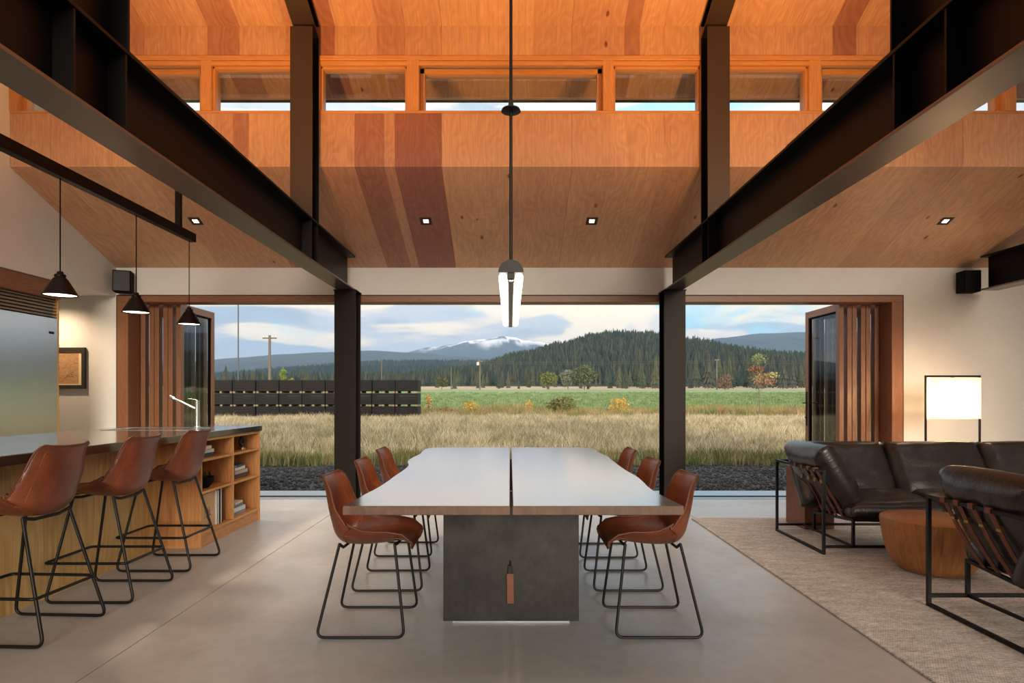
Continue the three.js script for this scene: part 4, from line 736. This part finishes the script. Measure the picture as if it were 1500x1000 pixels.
// dry grass, past counting
reseed(303);
function tuft(n, h, w, spread) {
  const gs = []; for (let i = 0; i < n; i++) { const a = rr(0, 6.28), r = rr(0, spread), hh = h * rr(0.55, 1.1), lean = rr(0.05, 0.5) * hh, b = rr(0, 6.28), x = Math.cos(a) * r, z = Math.sin(a) * r, lx = Math.cos(b) * lean, lz = Math.sin(b) * lean, wx = Math.sin(b + 0.5) * w / 2, wz = Math.cos(b + 0.5) * w / 2; gs.push(x - wx, 0, z - wz, x + wx, 0, z + wz, x + lx * 0.4 + wx * 0.7, hh * 0.6, z + lz * 0.4 + wz * 0.7, x - wx, 0, z - wz, x + lx * 0.4 + wx * 0.7, hh * 0.6, z + lz * 0.4 + wz * 0.7, x + lx * 0.4 - wx * 0.7, hh * 0.6, z + lz * 0.4 - wz * 0.7, x + lx * 0.4 - wx * 0.7, hh * 0.6, z + lz * 0.4 - wz * 0.7, x + lx * 0.4 + wx * 0.7, hh * 0.6, z + lz * 0.4 + wz * 0.7, x + lx, hh, z + lz); }
  const g = new THREE.BufferGeometry(); g.setAttribute('position', new THREE.Float32BufferAttribute(gs, 3)); g.computeVertexNormals(); return g;
}
const blade = std({ color: '#ffffff', roughness: 0.95, side: THREE.DoubleSide });
function scatter(name, label, category, geo, count, place, colors, sMin, sMax, mat = blade) {
  const im = new THREE.InstancedMesh(geo, mat, count), m = new THREE.Matrix4(), q = new THREE.Quaternion(), c = new THREE.Color();
  for (let i = 0; i < count; i++) { const p = place(i), s = rr(sMin, sMax) * (p.s ?? 1); q.setFromAxisAngle(V(0, 1, 0), rr(0, 6.28)); m.compose(p.v, q, V(s, s * rr(0.85, 1.2), s)); im.setMatrixAt(i, m); const k = p.c ?? Math.floor(rnd() * colors.length); c.set(colors[k]).multiplyScalar(rr(0.85, 1.12)); im.setColorAt(i, c); }
  im.name = name; im.userData = { label, category, kind: 'stuff' }; im.castShadow = im.receiveShadow = true; scene.add(im); return im;
}
const STRAW = ['#cfc2a2', '#c0b290', '#dccfb4', '#a89d7e', '#9c9470', '#c4b698', '#8e8868', '#7d775c'];
scatter('dry_grass', 'tall dry straw-coloured grass of the meadow', 'grass', tuft(16, 0.34, 0.016, 0.22), 26000, () => { const d = 11.9 + 25 * Math.pow(rnd(), 0.8), x = rr(-0.62, 0.66) * d; return { v: V(x, ground(d) - 0.02, -d), s: 0.65 + 0.7 * fbm(x * 0.5, d * 0.5, 2) }; }, STRAW, 0.7, 1.25);
scatter('roadside_weeds', 'olive and rust weeds along the edge of the green field', 'weeds', tuft(18, 0.62, 0.03, 0.35), 5200, () => { const d = rr(34.5, 45), x = rr(-0.62, 0.66) * d; return { v: V(x, ground(d) - 0.03, -d), s: 0.5 + 0.9 * fbm(x * 0.22, d * 0.3 + 30, 3) }; }, ['#8d8a58', '#a08d5f', '#77804c', '#96714f', '#6f7748', '#b09a6a'], 0.6, 1.15);
scatter('crop_rows', 'low leafy plants of the green field', 'crop', tuft(14, 0.3, 0.06, 0.5), 12000, () => { const d = 44 + 110 * Math.pow(rnd(), 1.4), x = rr(-0.6, 0.62) * d; return { v: V(x, ground(d) - 0.02, -d) }; }, ['#68824f', '#7a915c', '#5a7447', '#86986a', '#72855b'], 0.7, 1.3);
scatter('gravel_edge_grass', 'short green and brown grass along the gravel edge', 'grass', tuft(14, 0.2, 0.014, 0.16), 2600, () => { const d = 11.2 + 1.2 * rnd(), x = rr(-0.7, 0.72) * d; return { v: V(x, -0.06, -d), s: 0.6 + fbm(x, d, 2) }; }, ['#6c7440', '#8a8458', '#5c6638', '#a3946a'], 0.5, 1.1);
scatter('gravel_stones', 'dark angular gravel stones', 'gravel', new THREE.IcosahedronGeometry(0.022, 0), 9000, () => { const d = 8.05 + 3.6 * rnd(), x = rr(-0.72, 0.75) * d; return { v: V(x, -0.055, -d) }; }, ['#28292b', '#333436', '#1f2022', '#3d3e40'], 0.6, 1.7, std({ color: '#ffffff', roughness: 0.9, flatShading: true }));

// leafy bushes: a cloud of small leaves on a few stems
function leafCloud(n, rx, ry, rz, size, seed, hollow = 0.5) {
  reseed(seed); const pos = []; for (let i = 0; i < n; i++) {
    const a = rr(0, 6.28), e = Math.acos(rr(-1, 1)), r = Math.pow(rr(hollow, 1), 0.6), nb = 0.75 + 0.5 * fbm(Math.cos(a) * 2 + seed, e * 2, 2), c = V(Math.cos(a) * Math.sin(e) * rx * r * nb, Math.cos(e) * ry * r * nb, Math.sin(a) * Math.sin(e) * rz * r * nb), s = size * rr(0.6, 1.3), d1 = V(rr(-1, 1), rr(-1, 1), rr(-1, 1)).normalize().multiplyScalar(s), d2 = V(rr(-1, 1), rr(-1, 1), rr(-1, 1)).normalize().multiplyScalar(s * 0.6);
    const A = c.clone().sub(d1), B = c.clone().add(d2), C = c.clone().add(d1), D = c.clone().sub(d2); for (const q of [A, B, C, A, C, D]) pos.push(q.x, q.y, q.z);
  }
  const g = new THREE.BufferGeometry(); g.setAttribute('position', new THREE.Float32BufferAttribute(pos, 3)); g.computeVertexNormals(); return g;
}
const leafMat = (c) => std({ color: c, roughness: 0.9, side: THREE.DoubleSide });
function bush(name, label, x, yTop, yBase, wpx, d, color, n, size, trunk = false) {
  const base = ground(d), h = Math.max(0.3, (yBase - yTop) * d / FOCAL), g = thing(name, label, trunk ? 'tree' : 'shrub', [px(x, d), base, -d]);
  const w = wpx * d / FOCAL / 2, lo = trunk ? h * 0.22 : h * 0.02;
  part('foliage', leafCloud(n, w, (h - lo) / 2, w * 0.8, size, Math.round(x * 3 + d), 0.35).translate(0, (h + lo) / 2, 0), leafMat(color), g);
  part('stem', join(...[0, 1, 2].map((k) => rod([V(0, -0.1, 0), V((k - 1) * w * 0.15, h * 0.35, 0.02 * k), V((k - 1) * w * 0.4, h * 0.7, (k - 1) * w * 0.2)], Math.max(0.012, h * 0.012), false, 5))), M.pole, g);
  return g;
}
bush('roadside_bush', 'olive round bush at the edge of the green field below the round trees', 823, 583, 612, 44, 40, '#6b6c3c', 900, 0.10);
bush('yellow_shrub', 'yellow autumn shrub right of the crate stack', 690, 587, 609, 24, 40, '#c2a54a', 420, 0.07);
bush('yellow_shrub', 'slim golden plant between yellow shrub and olive bush', 775, 585, 606, 12, 41, '#c9a04e', 240, 0.06);
bush('yellow_shrub', 'broad yellow shrub between olive bush and sofa-side column', 907, 584, 611, 30, 40, '#c29a44', 520, 0.07);
bush('yellow_shrub', 'tall thin yellow plant at the end of the crate stack', 628, 571, 608, 12, 38, '#b79a5a', 200, 0.07);
bush('rust_shrub', 'low rust-brown shrub below the yellow shrub by the crates', 650, 598, 612, 34, 38, '#8c6347', 420, 0.07);
bush('rust_shrub', 'low brown shrub beyond the sapling', 1062, 545, 568, 20, 228, '#7a5c48', 420, 0.4);
bush('round_tree', 'rounded olive tree at the far edge of the green field', 804, 543, 569, 26, 236, '#6a6f34', 700, 0.5, true);
bush('round_tree', 'largest rounded green tree at the far edge of the green field', 856, 533, 569, 36, 238, '#5c6440', 1100, 0.55, true);
bush('round_tree', 'pale green tree tucked beside the largest rounded tree', 832, 538, 568, 24, 244, '#78806a', 600, 0.5, true);
bush('round_tree', 'small dark tree at the field edge past the crate stack', 647, 549, 568, 20, 236, '#565c34', 500, 0.5, true);
bush('round_tree', 'yellow-green poplar above the crate stack', 415, 534, 574, 10, 120, '#74843a', 380, 0.28, true);
bush('round_tree', 'low yellow-green tree beside the poplar above the crates', 427, 549, 574, 12, 121, '#8d9440', 320, 0.28, true);
bush('round_tree', 'bright yellow tree beside the open door panel above the crates', 311, 543, 574, 12, 60, '#c9a437', 380, 0.12, true);
{ // sapling
  const d = 34, b = ground(d), g = thing('sapling', 'young sapling with red and green autumn leaves at the meadow edge', 'tree', [px(1112, d), b, -d]);
  part('trunk', rod([V(0, -0.1, 0), V(0.03, 0.9, 0), V(-0.02, 2.0, 0), V(0.02, 3.0, 0), V(0, 3.5, 0)], 0.022, false, 6), M.pole, g);
  const br = [[1.5, 0.6, 1.95, 0.0], [1.7, -0.45, 2.3, 0.2], [1.9, 0.75, 2.5, -0.2], [2.2, -0.4, 2.9, 0.1], [2.4, 0.5, 3.1, -0.1], [1.4, -0.3, 1.9, -0.3]];
  part('branches', join(...br.map(([y0, x1, y1, z1]) => rod([V(0, y0, 0), V(x1 * 0.5, lerp(y0, y1, 0.65), z1 * 0.5), V(x1, y1, z1)], 0.01, false, 5))), M.pole, g);
  part('leaves', leafCloud(200, 0.45, 0.32, 0.4, 0.07, 71, 0.2).translate(-0.05, 3.35, 0), leafMat('#7c8a58'), g); part('leaves', leafCloud(220, 0.45, 0.22, 0.4, 0.07, 72, 0.2).translate(-0.22, 2.75, 0), leafMat('#80553f'), g);
  part('leaves', leafCloud(260, 0.75, 0.36, 0.5, 0.06, 73, 0.1).translate(0.15, 2.25, 0), leafMat('#a88a5c'), g); part('leaves', leafCloud(160, 0.55, 0.28, 0.5, 0.065, 74, 0.1).translate(0.45, 2.05, 0.1), leafMat('#8a6a54'), g); part('leaves', leafCloud(120, 0.4, 0.2, 0.3, 0.06, 75, 0.1).translate(0.75, 2.45, 0), leafMat('#b3ac70'), g);
}
// orchard bins stacked three high
{
  const d = 33.5, bw = 1.22, bh = 0.72, bd = 1.22, lift = 0.1, protoAt = [0, 0, 0];
  const x1 = px(612, d);
  const make = (label) => {
    const g = thing('wooden_bin', label, 'bin', protoAt, 0, 'stacked wooden orchard bins');
    for (const s of [-1, 1]) for (let k = 0; k < 4; k++) part('board', rspan(-bw / 2, bw / 2, lift + 0.01 + k * 0.152, lift + 0.155 + k * 0.152, s > 0 ? bd / 2 - 0.02 : -bd / 2, s > 0 ? bd / 2 : -bd / 2 + 0.02, 0.004, 'x'), M.crate, g);
    for (const s of [-1, 1]) part('end_wall', rspan(s > 0 ? bw / 2 - 0.02 : -bw / 2, s > 0 ? bw / 2 : -bw / 2 + 0.02, lift + 0.01, bh - 0.005, -bd / 2 + 0.02, bd / 2 - 0.02, 0.004), M.crate, g);
    part('floor_board', span(-bw / 2 + 0.02, bw / 2 - 0.02, lift, lift + 0.025, -bd / 2 + 0.02, bd / 2 - 0.02, 'x'), M.crate, g);
    for (const x of [-bw / 2 + 0.06, 0, bw / 2 - 0.06]) part('skid', span(x - 0.05, x + 0.05, 0, lift - 0.001, -bd / 2, bd / 2, 'z'), M.crateFoot, g);
    for (const s of [-1, 1]) part('corner_post', span(s * (bw / 2 - 0.05) - 0.03, s * (bw / 2 - 0.05) + 0.03, lift, bh - 0.01, bd / 2, bd / 2 + 0.02), M.crate, g);
    return g;
  };
  const rows = ['bottom', 'middle', 'top'], ORD = ['first', 'second', 'third', 'fourth', 'fifth', 'sixth', 'seventh', 'eighth', 'ninth', 'tenth', 'eleventh']; let proto = null; reseed(8);
  for (let c = 0; c < 11; c++) for (let r = 0; r < 3; r++) {
    const label = `dark weathered wooden bin, ${rows[r]} layer, ${ORD[c]} from the stack end by the tall yellow plant`, group = `bins of the ${rows[r]} layer`;
    const pos = [x1 - bw / 2 - c * (bw + 0.045) + rr(-0.015, 0.015), ground(d) + r * (bh + 0.004), -d - bd / 2 + rr(-0.03, 0.03)];
    if (!proto) { proto = make(label); proto.position.set(...pos); proto.userData.group = group; } else copyOf(proto, pos, rr(-0.012, 0.012), label, group);
  }
}
// poles and wires
function pole(x, yTop, d, label, arm, r = 0.12) {
  const b = ground(d), top = py(yTop, d), g = thing('utility_pole', label, 'pole', [px(x, d), b, -d]), h = top - b;
  part('post', new THREE.CylinderGeometry(r * 0.75, r, h + 0.3, 10).translate(0, h / 2 - 0.15, 0), M.pole, g);
  if (arm) { part('crossarm', span(-arm, arm, h - 0.45, h - 0.28, -0.08, 0.08, 'x'), M.pole, g); for (const k of [-0.9, -0.45, 0.45, 0.9]) part('insulator', new THREE.CylinderGeometry(0.05, 0.06, 0.2, 8).translate(arm * k, h - 0.18, 0), M.whitePaper, g); }
  return g;
}
pole(395, 491, 80, 'wooden utility pole with a crossarm behind the crate stack', 0.9, 0.2);
const pA = pole(703, 528, 225, 'utility pole with a white transformer beyond the green field', 0.9, 0.26); part('transformer', new THREE.CylinderGeometry(0.5, 0.5, 1.1, 12).translate(-0.75, 9.6, 0), M.whitePaper, pA);
pole(1050, 526, 232, 'pale utility pole before the conifers on the sofa side', 0.8, 0.28);
pole(559, 524, 150, 'thin utility pole rising above the crate stack end', 0, 0.12);
pole(661, 537, 240, 'short thin pole beside the small dark tree', 0, 0.2);
{ const d = 60, b = ground(d), g = thing('antenna_mast', 'tall thin metal mast behind the crate stack', 'mast', [px(349, d), b, -d]); part('shaft', new THREE.CylinderGeometry(0.055, 0.075, 12, 10).translate(0, 6, 0), M.mast, g); part('base', new THREE.CylinderGeometry(0.2, 0.25, 0.2, 12).translate(0, 0.05, 0), M.mast, g); }
for (const [y0, y1, label] of [[530, 528, 'upper power line across the tree line'], [532.5, 531, 'lower power line across the tree line']]) {
  const A = V(px(380, 215), py(y0, 215), -213), B = V(px(703, 225), py(y0, 225), -224.2), C = V(px(1050, 232), py(y1, 232), -231.2), D = V(px(1420, 240), py(y1, 240), -239), pts = [];
  for (const [p, q] of [[A, B], [B, C], [C, D]]) for (let i = 0; i < 16; i++) { const t = i / 16, m = p.clone().lerp(q, t); m.y -= 0.9 * 4 * t * (1 - t) * 0.4; pts.push(m); } pts.push(D);
  solo('power_line', rod(pts, 0.025, false, 5), M.pole, label, 'wire', [0, 0, 0]);
}
// conifers
function coniferGeo(seed, tiers = 7, sides = 9) {
  reseed(seed); const pos = [], idx = []; 
  for (let t = 0; t < tiers; t++) { const y0 = 0.06 + 0.86 * t / tiers, y1 = Math.min(1, y0 + 0.30), r = 0.19 * (1 - 0.86 * t / tiers) * rr(0.8, 1.15), base = pos.length / 3, ox = rr(-0.012, 0.012), oz = rr(-0.012, 0.012); for (let j = 0; j < sides * 2; j++) { const a = j / sides / 2 * 6.283 + t, k = (j % 2 ? 0.62 : 1) * rr(0.75, 1.15); pos.push(Math.cos(a) * r * k + ox, y0 - (j % 2 ? 0 : 0.035) * rr(0.5, 1.4), Math.sin(a) * r * k + oz); } pos.push(ox, y1, oz); for (let j = 0; j < sides * 2; j++) idx.push(base + j, base + sides * 2, base + (j + 1) % (sides * 2)); }
  const g = new THREE.BufferGeometry(); g.setAttribute('position', new THREE.Float32BufferAttribute(pos, 3)); g.setIndex(idx); const f = g.toNonIndexed(); f.computeVertexNormals(); return f;
}
const CON = [coniferGeo(1), coniferGeo(2), coniferGeo(3)], conMat = ['#444d38', '#37422f', '#50523a', '#43463a'].map((c) => std({ color: c, roughness: 0.95, side: THREE.DoubleSide }));
{
  reseed(77); const taken = [];
  for (let i = 0; i < 96; i++) {
    let x, d, tries = 0; do { x = i < 66 ? lerp(890, 1215, rnd()) : lerp(640, 900, rnd()); d = rr(256, 345); } while (taken.some(([a, b]) => Math.hypot(px(x, d) - a, d - b) < 6.6) && tries++ < 200); taken.push([px(x, d), d]);
    const tall = i < 66 ? rr(10, 18) : rr(5, 9.5), g = thing('conifer_tree', `${tall > 14 ? 'tall' : tall > 8 ? 'medium-height' : 'short'} ${['grey-green', 'dark green', 'olive', 'brownish green'][i % 4]} conifer in the ${x > 905 ? 'tree line on the sofa side' : 'lower tree line behind the round trees'}`, 'tree', [px(x, d), ground(d) - 0.3, -d], rr(0, 6), x > 905 ? 'conifers of the sofa-side tree line' : 'conifers behind the round trees');
    const f = part('foliage', CON[i % 3], conMat[i % 4], g); f.scale.set(tall * 0.85, tall, tall * 0.85); part('trunk', new THREE.CylinderGeometry(0.12, 0.2, tall * 0.12, 6).translate(0, tall * 0.06, 0), M.pole, g);
  }
  for (const [x, d, h] of [[331, 110, 6], [370, 130, 5.5], [367, 128, 4.5], [448, 150, 7], [455, 152, 5], [486, 150, 5], [470, 160, 4.5]]) { const g = thing('conifer_tree', 'small dark conifer showing above the crate stack', 'tree', [px(x, d), ground(d) - 0.3, -d], h, 'conifers above the crate stack'); const f = part('foliage', CON[x % 3], conMat[x % 4], g); f.scale.set(h, h, h); part('trunk', new THREE.CylinderGeometry(0.08, 0.12, 0.6, 6).translate(0, 0.3, 0), M.pole, g); }
}
// hills: ridge lines [pixel x, pixel y] at a distance, sloping down toward the field
function hill(name, label, ridge, dRidge, dFoot, dBack, yFoot, rough, mat, tint) {
  const xs = 150, nd = 22, pos = [], col = [], idx = [], uv = [], R = (x) => { for (let i = 1; i < ridge.length; i++) if (x <= ridge[i][0]) { const t = (x - ridge[i - 1][0]) / (ridge[i][0] - ridge[i - 1][0]); return lerp(ridge[i - 1][1], ridge[i][1], t * t * (3 - 2 * t)); } return ridge[ridge.length - 1][1]; };
  const xa = ridge[0][0], xb = ridge[ridge.length - 1][0], Yf = yFoot;
  const height = (p, d) => { const top = py(R(p), dRidge), t = d <= dRidge ? (d - dFoot) / (dRidge - dFoot) : 1 - 0.8 * (d - dRidge) / (dBack - dRidge), s = Math.sin(Math.PI / 2 * clamp(t)), X = px(p, dRidge); const gul = fbm(X / (dRidge * 0.035) + 4, d / (dRidge * 0.08) + 2, 4) - 0.5; return lerp(Yf, top, s * s * 0.4 + s * 0.6) + rough * (top - Yf) * gul * Math.sin(Math.PI * clamp(t * 0.97)) ; };
  for (let i = 0; i <= nd; i++) { const t = i / nd, d = t < 0.75 ? lerp(dFoot, dRidge, t / 0.75) : lerp(dRidge, dBack, (t - 0.75) / 0.25); for (let j = 0; j <= xs; j++) { const p = lerp(xa, xb, j / xs), X = px(p, dRidge), Y = height(p, d); pos.push(X, Y, -d); uv.push(X / 50, d / 50); const c = tint ? tint(X, Y, d, p) : [1, 1, 1]; col.push(...c); } }
  for (let i = 0; i < nd; i++) for (let j = 0; j < xs; j++) { const a = i * (xs + 1) + j, b = a + 1, c = a + xs + 1; idx.push(a, b, c, b, c + 1, c); }
  const g = new THREE.BufferGeometry(); g.setAttribute('position', new THREE.Float32BufferAttribute(pos, 3)); g.setAttribute('color', new THREE.Float32BufferAttribute(col, 3)); g.setAttribute('uv', new THREE.Float32BufferAttribute(uv, 2)); g.setIndex(idx); g.computeVertexNormals();
  struct(name, g, mat, label); return height;
}
const forestMat = std({ vertexColors: true, roughness: 1 });
const patchy = (a, b, s) => (X, Y, d) => { const k = fbm(X / s + 7, d / s + 3, 4); return [0, 1, 2].map((i) => lerp(a[i], b[i], sstep(0.3, 0.7, k))); };
const hNear = hill('forest_hill', 'dark forested hill behind the tree line', [[480, 570], [600, 566], [640, 562], [700, 550], [760, 530], [820, 516], [862, 504], [880, 501], [930, 503], [965, 507], [1010, 519], [1060, 528], [1120, 532], [1200, 528], [1300, 522], [1420, 524]], 760, 380, 1100, 6.5, 0.10, forestMat, patchy([0.018, 0.025, 0.016], [0.035, 0.042, 0.026], 60));
const hMid = hill('forest_ridge', 'low dark forested ridge below the snowy mountain', [[180, 560], [300, 556], [400, 552], [470, 544], [540, 537], [620, 535], [700, 536], [760, 537], [860, 540]], 1700, 900, 2400, 8, 0.10, forestMat, patchy([0.03, 0.042, 0.032], [0.055, 0.065, 0.045], 120));
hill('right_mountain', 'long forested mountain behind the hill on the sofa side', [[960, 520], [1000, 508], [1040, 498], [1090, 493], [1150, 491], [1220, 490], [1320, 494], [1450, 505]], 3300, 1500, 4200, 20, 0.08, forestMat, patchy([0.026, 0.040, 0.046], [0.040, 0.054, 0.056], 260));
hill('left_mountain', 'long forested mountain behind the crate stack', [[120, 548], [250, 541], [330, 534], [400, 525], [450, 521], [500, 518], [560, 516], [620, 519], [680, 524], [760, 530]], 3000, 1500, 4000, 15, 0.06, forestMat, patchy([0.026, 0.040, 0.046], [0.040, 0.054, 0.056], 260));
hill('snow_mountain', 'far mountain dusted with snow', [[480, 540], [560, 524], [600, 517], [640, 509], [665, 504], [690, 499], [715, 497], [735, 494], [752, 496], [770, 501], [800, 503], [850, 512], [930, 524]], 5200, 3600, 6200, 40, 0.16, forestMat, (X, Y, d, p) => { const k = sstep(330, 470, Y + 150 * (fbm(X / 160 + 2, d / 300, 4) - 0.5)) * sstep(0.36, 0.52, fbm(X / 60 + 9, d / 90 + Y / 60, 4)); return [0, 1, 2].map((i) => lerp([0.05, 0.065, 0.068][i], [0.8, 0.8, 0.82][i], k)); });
{ // forest on the hills, past counting
  reseed(515);
  const im = (name, label, n, H, d0, d1, p0, p1, dRidge, s0, s1, cols) => { scatter(name, label, 'forest', CON[2], n, () => { const p = rr(p0, p1), d = d0 + (d1 - d0) * Math.pow(rnd(), 0.75); return { v: V(px(p, dRidge), H(p, d) - 0.8, -d) }; }, cols, s0, s1, std({ color: '#ffffff', roughness: 1, side: THREE.DoubleSide })); };
  im('hill_forest', 'dense conifer forest covering the hill', 30000, hNear, 384, 780, 520, 1400, 760, 6.5, 12, ['#2c3a31', '#334031', '#3f4835', '#2b372f', '#4b4e38']);
  im('ridge_forest', 'distant conifer forest on the low ridge', 11000, hMid, 950, 1720, 240, 840, 1700, 9, 15, ['#28342b', '#2f3b33', '#38453a']);
}
renderer.render(scene, camera);
